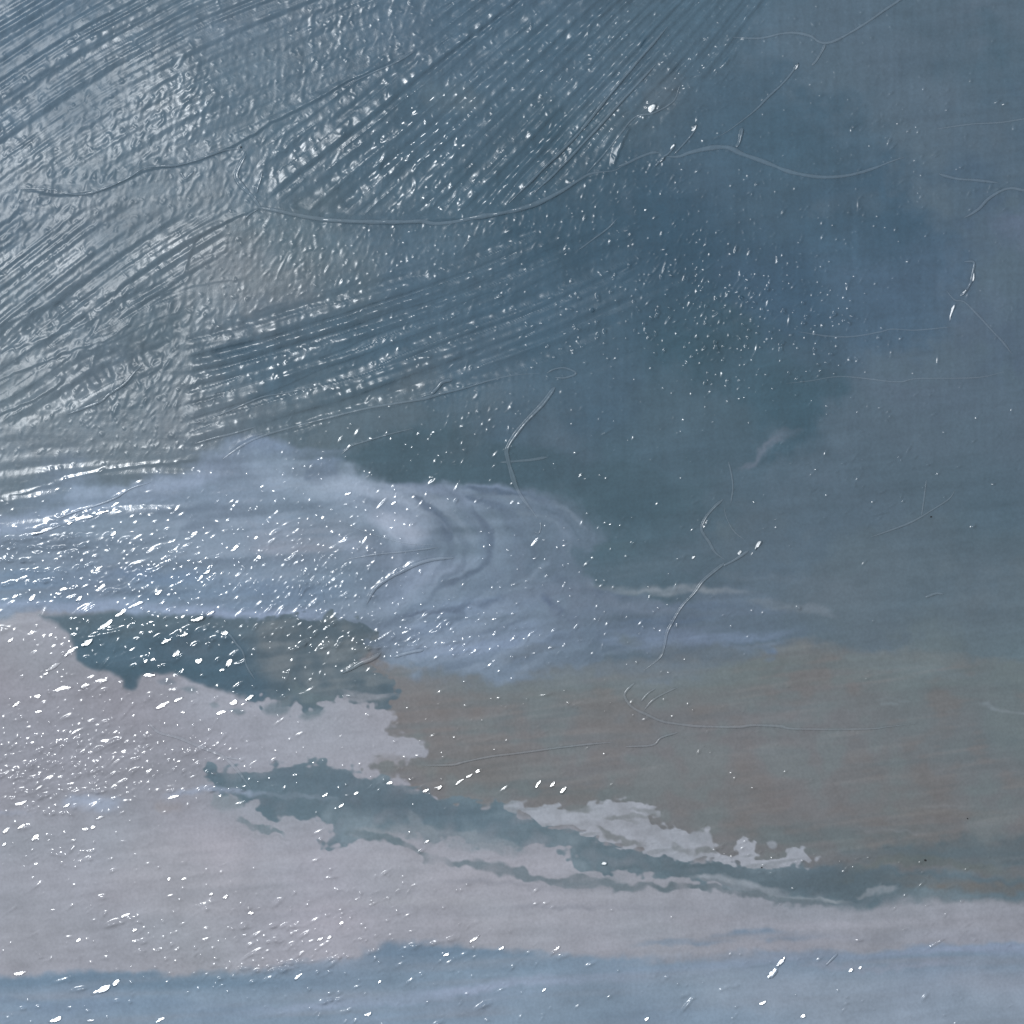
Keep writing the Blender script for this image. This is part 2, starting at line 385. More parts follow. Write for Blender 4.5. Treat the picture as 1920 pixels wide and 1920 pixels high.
lay(bodyR * poly([(960, 1000), (1060, 1010), (1140, 1040), (1180, 1120), (1100, 1190), (1000, 1180), (940, 1120), (930, 1050)], 40, 1.5), (104, 117, 134), .55, .5 * MOT2)
bodyL = swirl * sst(760, 560, PX)
lay(bodyL * np.clip(.6 * DRAG2 + .3 * MOT2 - .1, 0, 1), (132, 144, 160), .4)
lay(bodyL * np.clip(-.6 * DRAG - .3 * MOT, 0, 1), (103, 118, 136), .45)
# right tails of the swirl
tail = line([(1050, 1165, 24), (1200, 1180, 40), (1350, 1180, 44), (1450, 1170, 34), (1600, 1160, 14)], .8, 1.1)
lay(tail, (100, 115, 134), .62, .6 * DRAG)
for q, c, o in (
    ([(1080, 1090, 3), (1130, 1096, 7), (1250, 1108, 9), (1360, 1107, 8), (1440, 1104, 6)], (128, 138, 148), .65), ([(1380, 1125, 6), (1450, 1130, 12), (1540, 1145, 10), (1590, 1158, 4)], (110, 122, 133), .6),
    ([(1490, 1125, 3), (1550, 1145, 10), (1585, 1160, 5)], (112, 124, 136), .6), ([(1100, 1190, 10), (1220, 1205, 18), (1300, 1205, 14), (1380, 1210, 6)], (112, 128, 150), .7),
    ([(1280, 1212, 4), (1350, 1210, 6), (1400, 1216, 5), (1480, 1200, 4)], (112, 127, 148), .5), ([(1170, 1222, 3), (1280, 1215, 6), (1400, 1195, 8), (1520, 1180, 3)], (110, 126, 148), .6),
    ([(1150, 1165, 8), (1260, 1170, 12), (1380, 1160, 8)], (88, 106, 127), .6), ([(1180, 1145, 3), (1300, 1140, 8), (1420, 1140, 4)], (90, 107, 126), .6),
    ([(1130, 1135, 5), (1220, 1140, 12), (1300, 1150, 5)], (112, 125, 142), .5), ([(1410, 1212, 3), (1440, 1225, 8), (1420, 1240, 3)], (100, 118, 142), .6),
    ([(1310, 1075, 6), (1420, 1065, 10), (1560, 1085, 8)], (96, 111, 124), .6), ([(1090, 1065, 14), (1160, 1070, 20), (1280, 1060, 14), (1380, 1050, 6)], (82, 101, 114), .7),
    ([(930, 1245, 8), (1000, 1225, 9), (1060, 1215, 5)], (104, 115, 128), .6),
    ([(1090, 1030, 5), (1150, 1025, 9), (1220, 1015, 5)], (80, 100, 110), .7),
):
    lay(line(q, .9, .7), c, o, .25 * DRAG2)
# the right rim sinks back into the dark ground in drawn-out wisps
lay(swirl * sst(860, 1090, PX) * sst(1120, 1050, PY), (94, 110, 126), .6, .5 * ARC)
for q, c, o in (([(960, 905, 14), (1060, 925, 24), (1130, 960, 30), (1165, 1010, 30), (1130, 1055, 26), (1110, 1085, 14)], (72, 95, 108), .8),
                ([(1040, 1020, 8), (1090, 1045, 14), (1150, 1085, 16), (1240, 1095, 8)], (80, 100, 114), .6),
                ([(900, 925, 3), (980, 938, 5), (1060, 962, 6), (1110, 1000, 4)], (118, 132, 148), .6), ([(960, 965, 3), (1020, 985, 6), (1060, 1020, 6), (1070, 1060, 3)], (116, 130, 146), .55),
                ([(940, 985, 3), (985, 1010, 5), (1000, 1050, 5), (975, 1090, 3)], (96, 111, 128), .7), ([(1000, 955, 3), (1060, 985, 5), (1090, 1025, 4)], (88, 104, 120), .7),
                ([(880, 1120, 3), (960, 1105, 6), (1010, 1075, 5), (1030, 1040, 3)], (120, 134, 151), .5),
                ([(1130, 1180, 8), (1230, 1225, 16), (1350, 1228, 16), (1470, 1212, 8)], (100, 113, 125), .6)):
    lay(line(q, .95, .7, (.15, .2)), c, o, .35 * ARC)
# blue band and lilac edge on the left
lay(line([(-400, 1105, 34), (0, 1098, 34), (200, 1100, 36), (420, 1115, 30), (680, 1130, 22)], .8, .8, (0, .2)), (112, 131, 153), .8, .35 * DRAG)
lay(line([(180, 1072, 6), (300, 1080, 14), (420, 1075, 8)], .9, .8), (104, 124, 150), .5)
lay(line([(-400, 1140, 12), (60, 1140, 13), (300, 1144, 13), (480, 1146, 10), (690, 1152, 8)], .8, .5, (0, .15)), (136, 151, 175), .85, .3 * DRAG)
lay(line([(200, 1110, 4), (255, 1118, 9), (330, 1112, 6), (400, 1112, 4)], .8, .6), (96, 113, 133), .7)
lay(line([(430, 1100, 8), (560, 1110, 14), (690, 1105, 10)], .9, .8), (108, 127, 150), .5)
# grey-blue crest where the swirl leaves the dark field
lay(line([(420, 845, 12), (520, 838, 16), (600, 838, 12), (680, 845, 6)], .9, .9), (114, 130, 152), .75, .3 * MOT)
lay(line([(560, 855, 8), (620, 862, 12), (660, 850, 6)], .9, .9), (116, 132, 156), .6)

# -- dark teal wedge above the swirl
wedge = poly([(640, 852), (700, 830), (800, 808), (900, 815), (1050, 850), (1200, 880), (1260, 930), (1180, 970), (1080, 930), (940, 905), (850, 895), (750, 895), (670, 878)], 14, 1)
lay(wedge, (64, 87, 100), .75, .25 * MOT)

# -- dark patch under the swirl
dark = poly([(70, 1160), (110, 1176), (136, 1192), (146, 1215), (150, 1243), (172, 1257), (216, 1259), (229, 1268), (232, 1284), (244, 1293), (256, 1286), (263, 1264), (280, 1258), (330, 1262), (366, 1278),
             (420, 1292), (442, 1302), (470, 1318), (508, 1326), (536, 1338), (556, 1326), (572, 1342), (604, 1326), (660, 1314), (694, 1326), (718, 1330), (736, 1296), (726, 1240), (704, 1200),
             (694, 1158), (560, 1150), (400, 1152), (250, 1152)], 7, .45)
dark = dark * sst(500, 440, PX) + sst(440, 500, PX) * ragged(poly([(400, 1152), (560, 1150), (690, 1158), (692, 1190), (680, 1215), (690, 1240), (720, 1262), (742, 1285), (735, 1310), (715, 1326), (690, 1318), (655, 1310), (610, 1326), (574, 1342), (556, 1326), (536, 1338), (505, 1326), (470, 1318), (400, 1290)], 16, .8), 1.2, .2)
lay(dark, (84, 102, 114))
lay(dark * poly([(140, 1195), (300, 1180), (440, 1190), (470, 1260), (480, 1330), (360, 1290), (240, 1300), (150, 1250)], 16, 1), (72, 96, 112), .9)
lay(dark * line([(160, 1245, 10), (230, 1255, 16), (330, 1252, 12), (440, 1270, 10), (500, 1300, 12)], .9, .8), (66, 92, 107), .8)
lay(dark * line([(300, 1215, 14), (380, 1212, 22), (440, 1212, 14)], .9, .8), (88, 102, 114), .5)
lay(dark * poly([(480, 1160), (690, 1160), (720, 1260), (600, 1320), (490, 1270)], 20, 1), (97, 109, 117), .75, .2 * MOT2)
lay(dark * sst(470, 500, PX) * np.clip(.6 * DRAG2 + .4 * MOT2, 0, 1), (112, 121, 127), .5)
lay(dark * np.clip(-.5 * DRAG - .4 * MOT2, 0, 1), (66, 88, 102), .4)
lay(dark * line([(510, 1300, 12), (600, 1318, 14), (700, 1322, 10)], .8, 1), (98, 113, 120), .8)
lay(line([(640, 1300, 6), (670, 1302, 9), (720, 1305, 7), (745, 1302, 3)], .6, .9), (134, 140, 149), .85)
lay(line([(690, 1215, 8), (695, 1240, 12), (705, 1255, 6)], .9, .8), (116, 114, 116), .4)
lay(poly([(295, 1277), (310, 1270), (328, 1280), (318, 1287), (300, 1286)], 5, .3), (118, 126, 138), .85)
lay(poly([(338, 1293), (352, 1286), (368, 1292), (356, 1300)], 5, .3), (116, 128, 138), .8)
lay(poly([(430, 1332), (445, 1326), (460, 1334), (446, 1340)], 4, .3), (112, 124, 134), .85)
lay(poly([(392, 1320), (402, 1316), (410, 1322), (400, 1327)], 3, .3), (118, 130, 139), .7)
lay(poly([(488, 1330), (510, 1325), (540, 1332), (520, 1342), (495, 1340)], 5, .4), (106, 120, 130), .85)
lay(poly([(560, 1345), (580, 1335), (610, 1335), (590, 1345), (572, 1350)], 5, .4), (110, 123, 132), .8)
# a bluish bloom on the grey
for q, o in (([(110, 1510, 5), (150, 1500, 12), (200, 1502, 12), (240, 1502, 4)], .9), ([(290, 1490, 3), (340, 1482, 6), (420, 1482, 6), (520, 1488, 3)], .8), ([(-300, 1530, 5), (30, 1526, 5), (90, 1522, 3)], .6)):
    lay(line(q, .98, .6), (156, 166, 186), o * .75)
lay(line([(280, 1500, 6), (310, 1506, 10), (350, 1504, 6)], .9, .6), (150, 147, 152), .7)

# -- blue-grey band along the lower edge
band = poly([(-500, 1836), (0, 1830), (200, 1826), (350, 1822), (500, 1808), (640, 1798), (720, 1784), (800, 1776), (900, 1784), (1000, 1786), (1200, 1790), (1400, 1790), (1700, 1782), (1920, 1766), (2500, 1740),
             (2500, 2500), (-500, 2500)], 9, .6, False)
lay(band, (127, 145, 164), .95, .15 * DRAG)
lay(band * sst(1100, 1500, PX) * sst(1800, 1850, PY), (144, 157, 173), .9, .1 * MOT)
lay(band * sst(900, 300, PX) * sst(1870, 1840, PY), (109, 130, 150), .85, .3 * DRAG)
lay(line([(620, 1800, 10), (780, 1792, 20), (950, 1800, 22), (1120, 1805, 10)], .8, .8), (110, 130, 150), .8, .3 * DRAG)
lay(line([(0, 1880, 10), (300, 1890, 22), (600, 1905, 14)], .9, .8, (0, .3)), (122, 141, 162), .7, .3 * DRAG)
lay(line([(400, 1905, 6), (640, 1884, 12), (820, 1866, 13), (950, 1848, 11), (1100, 1832, 9), (1300, 1816, 8)], .85, .6), (147, 160, 182), .8, .3 * DRAG)
lay(line([(1100, 1840, 8), (1240, 1818, 14), (1400, 1805, 12), (1600, 1794, 10), (1900, 1775, 8), (2250, 1760, 8)], .85, .6, (.2, .1)), (138, 151, 173), .55, .3 * DRAG)
lay(line([(560, 1925, 10), (800, 1895, 14), (1100, 1850, 12)], .9, .6), (132, 149, 170), .5, .3 * DRAG)
lay(line([(1160, 1772, 3), (1300, 1762, 8), (1450, 1756, 11), (1590, 1752, 7)], .85, .6), (124, 140, 159), .85, .3 * DRAG)
lay(line([(1200, 1792, 6), (1310, 1790, 10), (1380, 1800, 5)], .9, .8), (152, 152, 162), .5)
lay(line([(1480, 1815, 4), (1600, 1815, 6), (1850, 1808, 4)], .9, .6), (146, 152, 168), .5)
lay(line([(1740, 1840, 10), (1850, 1835, 24), (2100, 1835, 24)], .95, .8), (142, 149, 163), .5)
lay(line([(900, 1930, 14), (1200, 1905, 22), (1600, 1912, 20)], .95, .8), (124, 143, 163), .6)

veil = poly([(1540, -300), (1540, 60), (1600, 180), (1680, 290), (1760, 400), (1800, 520), (1790, 600), (1700, 660), (1600, 735), (1525, 810), (1440, 870), (1380, 940), (1390, 1010), (1600, 1030), (1900, 960), (2500, 960), (2500, -300)], 34, 2.4)
lay(veil, (82, 101, 116), .62, .35 * MOT + .25 * MOT2)
# -- smoky scumbles on the blue, right side
for q, c, o in (
    ([(1370, 905, 6), (1400, 868, 8), (1430, 832, 9), (1470, 808, 7), (1510, 795, 5)], (98, 112, 128), .8), ([(1760, 600, 20), (1830, 600, 40), (1900, 560, 40)], (88, 105, 124), .4),
    ([(1600, 740, 20), (1760, 740, 44), (1900, 700, 40)], (88, 105, 122), .4), ([(1780, 40, 4), (1830, 10, 12), (1900, -20, 10)], (96, 112, 128), .4),
    ([(1620, 150, 20), (1740, 190, 44), (1850, 160, 30)], (90, 108, 124), .45), ([(1500, 390, 10), (1620, 380, 26), (1700, 390, 10)], (82, 102, 118), .5),
    ([(1340, 980, 8), (1350, 1000, 12), (1365, 1025, 8)], (88, 104, 114), .5), ([(1180, 200, 16), (1230, 180, 26), (1300, 160, 12)], (90, 103, 113), .35),
    ([(1150, 350, 4), (1165, 380, 12), (1170, 410, 4)], (84, 101, 118), .3),
    ([(1820, 410, 14), (1880, 420, 26), (1980, 430, 24)], (98, 112, 134), .5), ([(1500, 1030, 14), (1700, 1010, 30), (1900, 1000, 30)], (86, 104, 117), .5),
    ([(780, 180, 14), (850, 170, 24), (930, 190, 12)], (84, 99, 109), .4), ([(420, 540, 30), (560, 510, 40), (680, 500, 20)], (90, 102, 110), .4),
):
    lay(line(q, .95, 1.2), c, o, .3 * MOT)

# fine pigment unevenness everywhere
up = sst(1000, 800, PY)
tone = 1 + .028 * MOT + .022 * MOT2 + .02 * DRAG * (1 - .6 * up) + .022 * VERT * up + .014 * FINE + .018 * DRAG2
COL = COL * tone[..., None]
COL[..., 2] *= 1 + .006 * noise(70, 60, 0, 21)
COL[..., 0] *= 1 + .012 * noise(50, 30, 0, 22)
COL = np.clip(COL, .01, .9)

# ------------------------------------------------------------------ relief (thickness in picture pixels)
H = np.zeros((N, N), np.float32)
wob = 4 * noise(60, 30, 25, 31)
# A: upper left arcs
uA, vA = polar(1500, 2350, 2600)
T1 = strip(40, 1.0, 1)
gA = samp(T1, uA / 6 + 9000, (vA + .35 * wob) / 2.7) + .45 * samp(strip(12, 1.0, 2), uA / 4 + 9000, (vA + wob) / 3.9)
mA = poly([(-500, -500), (640, -500), (800, 40), (640, 150), (430, 262), (300, 290), (150, 330), (-500, 380)], 30, 1)
mA *= .25 + .75 * sst(430, 150, PX * .55 + PY)
# A2: between the two layer edges, lower left
mA2 = poly([(-500, 440), (330, 400), (420, 420), (340, 540), (240, 600), (-500, 760)], 30, 1)
# B: fan at the top centre
dxB, dyB = PX - 2126, PY + 922
rB = np.sqrt(dxB ** 2 + dyB ** 2)
vB = np.arctan2(dyB, dxB) * 1750
gB = samp(strip(44, 1.3, 3), rB / 7, (vB + .4 * wob) / 3.4 + 9000) + .3 * samp(strip(10, 1.0, 4), rB / 4, (vB + wob) / 3.9 + 9000)
mB = poly([(660, 160), (820, 60), (900, -200), (1500, -300), (1400, 60), (1260, 200), (1130, 310), (1000, 375), (860, 405), (620, 400), (520, 360), (520, 260)], 26, 1)
# C: middle band
uC = PX * math.cos(math.radians(19)) - PY * math.sin(math.radians(19))
vC = PX * math.sin(math.radians(19)) + PY * math.cos(math.radians(19)) + .00011 * (PX - 700) ** 2
gC = samp(strip(46, 1.5, 5), uC / 7 + 4000, (vC + .3 * wob) / 3.6) + .3 * samp(strip(12, 1.0, 6), uC / 4 + 4000, (vC + .8 * wob) / 4.0)
mC = poly([(362, 640), (480, 590), (640, 545), (860, 480), (1010, 440), (1150, 430), (1190, 500), (1160, 600), (1060, 680), (840, 720), (600, 775), (400, 830), (362, 820)], 16, 1)
mC *= .35 + .65 * sst(1150, 700, PX)
uC1, vC1 = polar(1330, 2790, 2400)
gC1 = samp(strip(26, 1.6, 7), uC1 / 7 + 9000, (vC1 + wob) / 4.8) + .35 * samp(strip(12, 1.0, 8), uC1 / 4 + 9000, (vC1 + wob) / 4.0)
mC1 = poly([(-500, 760), (0, 590), (180, 560), (320, 520), (350, 600), (300, 690), (140, 760), (0, 800), (-500, 1000)], 26, 1)
# E: finest comb, centre right
gE = samp(strip(30, 1.1, 9), uC / 5 + 4000, (vC + .5 * wob) / 4.3)
mE = poly([(860, 690), (1000, 610), (1180, 530), (1420, 500), (1450, 600), (1260, 670), (1060, 700)], 40, 1)
# D: level dashes left of the swirl, faint
uD, vD = polar(300, 4000, 3000)
gD = samp(strip(14, 1.3, 10), uD / 5 + 9000, (vD + .5 * wob) / 4.5)
mD = poly([(-500, 860), (340, 830), (440, 900), (300, 960), (180, 1060), (-500, 1130)], 30, 1)


def crest(g):                        # rounded crests, sharper troughs
    return np.sqrt(g * g + .35) * np.sign(g) * .4 + .6 * g


brk = 1 + .22 * np.clip(noise(5, 12, 30, 49), -2, 2)
H += brk * (1.0 * mA * crest(gA) + .85 * mA2 * crest(gA) + 1.45 * mB * crest(gB) + 2.5 * mC * crest(gC) + 1.5 * mC1 * crest(gC1))
H += 0 + .42 * mE * gE + .6 * mD * gD

# lumpy gel skin of the upper half: small upright dabs and orange peel
d1 = noise(6, 2.9, 62, 41)
d2 = noise(4.0, 2.6, 70, 42)
d3 = noise(16, 10, 35, 43)
gel = poly([(-500, -500), (1150, -500), (1420, -100), (1330, 120), (1180, 330), (1180, 430), (1000, 560), (760, 640), (520, 720), (300, 820), (-500, 940)], 90, 1.5)
amp = gel * (1 - .45 * mA * sst(500, 200, PX * .6 + PY)) * (1 - .4 * mC) * (.45 + .55 * sst(1300, 250, PX + .5 * PY)) + .12 * up
patchy = .62 + .18 * np.clip(noise(60, 40, 20, 44), -1.5, 1.5)
H += amp * patchy * (.62 * np.maximum(d1 - .35, 0) ** 1.2 + .2 * d2 + .3 * d3)
# micro speckle field centre right
spk = poly([(1150, 480), (1300, 500), (1450, 480), (1620, 560), (1600, 700), (1400, 720), (1150, 680), (1000, 640)], 70, 1.5)
H += (.3 * up + .75 * spk) * np.maximum(noise(2.6, 2.6, 0, 45) - 1.25, 0) * 1.9
# slow buckle of the canvas and a trace of weave
H += 1.3 * noise(70, 50, 10, 46) + .04 * noise(2.4, 60, 0, 47) + .04 * noise(60, 2.4, 0, 48)

# overlapping layers: a thick sheet ends along a line (sheet lies on the left-hand side when walking the points)


def lean(x, y):
    """slope that throws the lamp's gleam back to a viewer in front of (x, y)"""
    return math.tan(math.radians(min(28.0, .0118 * math.hypot(x + 263, y - 131))))


def sheet_edge(pts, width, lift=1.0, sharp=2.7, fade=.12):
    """a pushed-up lip: the sheet on the left-hand side climbs over `width` to the edge and drops off"""
    p = spline(pts, 12)
    reach = width
    mid = p[len(p) // 2]
    height = lift * width * lean(mid[0], mid[1])
    m = reach * 1.3 + 20
    wi = win(p[:, 0].min() - m, p[:, 0].max() + m, p[:, 1].min() - m, p[:, 1].max() + m)
    x, y = PX[wi] + .3 * WX[wi], PY[wi] + .3 * WY[wi]
    best = np.full(x.shape, 1e9, np.float32)
    sg = np.zeros(x.shape, np.float32)
    tt = np.zeros(x.shape, np.float32)
    n = len(p) - 1
    for i in range(n):
        ex, ey = p[i + 1] - p[i]
        l2 = ex * ex + ey * ey + 1e-9
        t = np.clip(((x - p[i, 0]) * ex + (y - p[i, 1]) * ey) / l2, 0, 1)
        dd = (x - p[i, 0] - t * ex) ** 2 + (y - p[i, 1] - t * ey) ** 2
        k = dd < best
        best = np.where(k, dd, best)
        sg = np.where(k, (x - p[i, 0]) * ey - (y - p[i, 1]) * ex, sg)
        tt = np.where(k, (i + t) / n, tt)
    sd = np.sqrt(best) * np.sign(sg)            # >0 : sheet side
    wv = reach * (1 + .22 * MOT[wi])
    prof = sst(-sharp, sharp, sd) * np.clip(1 - np.maximum(sd, 0) / wv, 0, 1) ** 1.15
    prof *= sst(0, fade, tt) * (1 - sst(1 - fade, 1, tt))
    H[wi] += height * prof


sheet_edge([(20, 352), (125, 364), (195, 354), (275, 315), (370, 300), (440, 270), (540, 215), (655, 155), (720, 128), (780, 95)], 24, .9)
sheet_edge([(340, 520), (352, 495), (362, 465), (372, 445), (430, 416), (484, 392)], 17, 1.05)
sheet_edge([(488, 392), (600, 412), (760, 418), (890, 410), (1010, 382), (1085, 340), (1150, 322)], 22, .55)
sheet_edge([(-120, 830), (0, 778), (50, 758), (90, 740), (115, 718), (120, 705)], 26, 1.0)
sheet_edge([(-60, 745), (60, 690), (130, 660), (200, 640), (240, 612), (262, 598)], 14, 1.0)
sheet_edge([(-80, 700), (40, 650), (120, 622), (200, 590)], 9, 1.0)
sheet_edge([(418, 862), (467, 829), (550, 801), (640, 777), (750, 757), (850, 735), (967, 705)], 9, .9)
sheet_edge([(1150, 320), (1163, 292), (1176, 262), (1186, 236)], 15, 1.0)
sheet_edge([(1373, 72), (1467, 65), (1545, 83), (1600, 60), (1690, 0), (1760, -60)], 10, .3)
sheet_edge([(0, 930), (120, 905), (210, 880), (330, 866), (400, 856)], 8, 1.0)
sheet_edge([(362, 830), (366, 760), (362, 690), (372, 620)], 5, .6)
sheet_edge([(410, 1186), (440, 1202), (462, 1245), (480, 1276)], 6, .7)
sheet_edge([(240, 560), (330, 545), (400, 530), (470, 520)], 6, .8)
sheet_edge([(30, 997), (83, 989), (133, 978), (183, 963), (215, 950)], 7, 1.0)
sheet_edge([(90, 981), (133, 963), (187, 946), (217, 934), (247, 916), (284, 905)], 5, 1.1)
sheet_edge([(687, 1133), (700, 1107), (720, 1090), (750, 1073), (783, 1057), (817, 1048), (852, 1046)], 6, 1.05)
sheet_edge([(640, 1263), (660, 1253), (677, 1243), (695, 1236), (714, 1224)], 6, 1.05)
sheet_edge([(640, 852), (660, 836), (690, 826), (730, 814), (775, 803)], 4, 1.05)
sheet_edge([(954, 381), (1020, 315), (1080, 255), (1140, 182), (1200, 110), (1252, 50)], 6, 1.1)
sheet_edge([(1000, 363), (1050, 315), (1120, 240), (1165, 190), (1230, 120)], 6, 1.1)


def stamp(x, y, lu, lv, ang, h, kind=0, tilt=None):
    """one small dab of paint: lu, lv half sizes along / across"""
    m = max(lu, lv) * 2.6 + 3
    wi = win(x - m, x + m, y - m, y + m)
    if wi[0].stop <= wi[0].start or wi[1].stop <= wi[1].start:
        return
    c, s = math.cos(math.radians(ang)), -math.sin(math.radians(ang))
    dx, dy = PX[wi] - x, PY[wi] - y
    u = (dx * c + dy * s) / lu
    v = (-dx * s + dy * c) / lv
    if kind == 0:
        H[wi] += h * np.exp(-(u * u + v * v))
    else:                                        # pressed facet: a flat sloping top, quick sides
        r = u ** 2 + v ** 2
        k = 1 - sst(.75, 1.35, np.sqrt(r) + .12 * WX[wi] / 7)
        H[wi] += k * (h + tilt[0] * dx + tilt[1] * dy)


# sparse glossy dabs of the lower half: (x, y, spread x, spread y, count, size, angle)
fields = [
    (150, 1040, 190, 60, 560, 1.0, 18), (420, 1030, 170, 80, 320, .9, 28), (330, 1100, 220, 45, 300, 1.1, 32), (600, 1080, 110, 60, 520, .75, 48), (760, 1180, 110, 45, 230, .8, 30),
    (950, 1190, 130, 45, 170, .85, 32), (1150, 1150, 120, 60, 120, .85, 50), (150, 1210, 150, 60, 230, 1.35, 30), (320, 1200, 110, 60, 180, 1.4, 28), (560, 1210, 90, 60, 110, 1.0, 45),
    (120, 1400, 150, 60, 620, 1.0, 26), (300, 1420, 120, 50, 330, 1.0, 30), (70, 1480, 110, 40, 330, 1.1, 20), (420, 1400, 140, 60, 90, .8, 30), (120, 1600, 70, 25, 110, 1.0, 20),
    (150, 1650, 190, 80, 130, 1.0, 20), (400, 1720, 200, 60, 170, 1.0, 24), (560, 1760, 130, 50, 150, .95, 24), (200, 1790, 200, 40, 120, 1.0, 14), (500, 1830, 180, 40, 190, 1.0, 22),
    (120, 1880, 140, 40, 50, 1.1, 20), (850, 1690, 180, 60, 60, .9, 30), (680, 1700, 80, 60, 110, 1.0, 34), (900, 1800, 140, 40, 90, .95, 34), (780, 1890, 160, 30, 70, .95, 30),
    (1100, 1850, 200, 60, 60, .9, 36), (1500, 1860, 250, 60, 80, .9, 36), (1750, 1720, 160, 50, 60, .8, 30), (1700, 1630, 160, 30, 70, .8, 20), (1400, 1605, 100, 16, 50, .7, 30),
    (900, 1350, 200, 60, 90, .75, 30), (1200, 1420, 250, 90, 40, .7, 30), (700, 1480, 130, 40, 60, .9, 30), (750, 930, 160, 30, 70, .8, 40), (1000, 1050, 100, 60, 110, .7, 30),
    (900, 850, 250, 60, 120, .7, 50), (1150, 1000, 160, 60, 70, .7, 40), (300, 1310, 220, 22, 90, 1.2, 18), (560, 950, 130, 60, 150, .85, 25),
    (1350, 560, 150, 70, 420, .62, 55), (1330, 120, 110, 60, 230, .75, 50), (1050, 420, 140, 60, 160, .7, 50), (1550, 450, 220, 120, 200, .6, 60), (1700, 250, 120, 80, 110, .75, 50),
    (1620, 880, 140, 80, 130, .6, 40), (1250, 330, 100, 80, 110, .7, 50), (1480, 700, 150, 60, 170, .6, 50), (700, 560, 200, 120, 240, .65, 50), (1000, 120, 200, 100, 160, .9, 60),
    (200, 780, 200, 50, 170, .9, 60), (820, 300, 200, 90, 160, .9, 60), (300, 740, 60, 40, 80, .8, 60), (1800, 800, 150, 150, 50, .6, 45), (1300, 1300, 250, 80, 45, .6, 40),
]
for (x, y, sx, sy, n, size, ang) in fields:
    upper = y < 850
    n = int(n * (.6 if upper else (.6 if y > 1550 else .78)))
    size = size * (.72 if upper else .76)
    xs = x + sx * rng.standard_normal(n) * .8
    ys = y + sy * rng.standard_normal(n) * .8
    a = ang + rng.normal(0, 14, n)
    z = size * np.exp(rng.normal(0, .38, n))
    el = np.exp(rng.normal(.72, .5, n))
    sl = np.abs(rng.normal(.52, .24, n))         # steepness of the flank
    away = np.clip(np.hypot(xs + 290, ys - 80) / 1350, .8, 1.55)
    sl *= away
    for k in range(n):
        lv = max(1.9, 2.5 * z[k])
        lu = lv * max(.9, el[k])
        stamp(xs[k], ys[k], lu, lv, a[k], sl[k] * lv * .85)
# broken rows of dabs where the comb skipped over the canvas
rows = [(0, 1013, 210, 1003, 26), (0, 1028, 170, 1026, 24), (0, 1052, 110, 1054, 18), (0, 1072, 120, 1070, 14), (0, 1097, 110, 1090, 16), (60, 1495, 240, 1478, 22), (65, 1527, 150, 1524, 10), (310, 1484, 460, 1481, 24),
        (190, 1113, 290, 1080, 10), (120, 1075, 190, 1052, 9), (250, 1784, 330, 1780, 9), (250, 1768, 300, 1766, 5), (200, 1740, 260, 1716, 8), (440, 1818, 640, 1795, 26), (430, 1740, 560, 1735, 16), (400, 1838, 560, 1812, 20),
        (640, 1795, 860, 1760, 18), (130, 1857, 160, 1854, 5), (30, 1892, 80, 1888, 6), (600, 1880, 640, 1872, 8), (660, 1218, 960, 1196, 26), (760, 1420, 850, 1410, 10), (540, 1225, 640, 1160, 14), (350, 1165, 410, 1150, 10)]
for (xa, ya, xb, yb, n) in rows:
    t = np.sort(rng.random(n))
    for q in t:
        z = math.exp(rng.normal(0, .3))
        a = math.degrees(math.atan2(ya - yb, xb - xa)) + rng.normal(4, 8)
        stamp(xa + (xb - xa) * q, ya + (yb - ya) * q + rng.normal(0, 1.6), 4.6 * z, 2.5 * z, a, 1.7 * z)


# ------------------------------------------------------------------ finish: how glossy the skin is
RG = .38 - .12 * sst(250, 1050, PX + .3 * PY)
gl = sst(820, 930, PY + .12 * PX - 20 + 1.2 * WY)
RG = RG + gl * (.16 - RG)
RG = np.clip(RG + .03 * noise(40, 25, 15, 51), .1, .5)


def sample(A, x, y):
    fx = np.clip((np.asarray(x) - X0) / STEP, 0, N - 1.001)
    fy = np.clip((np.asarray(y) - X0) / STEP, 0, N - 1.001)
    i, j = fy.astype(int), fx.astype(int)
    a, b = fy - i, fx - j
    if A.ndim == 3:
        a, b = a[..., None], b[..., None]
    return A[i, j] * (1 - a) * (1 - b) + A[i + 1, j] * a * (1 - b) + A[i, j + 1] * (1 - a) * b + A[i + 1, j + 1] * a * b


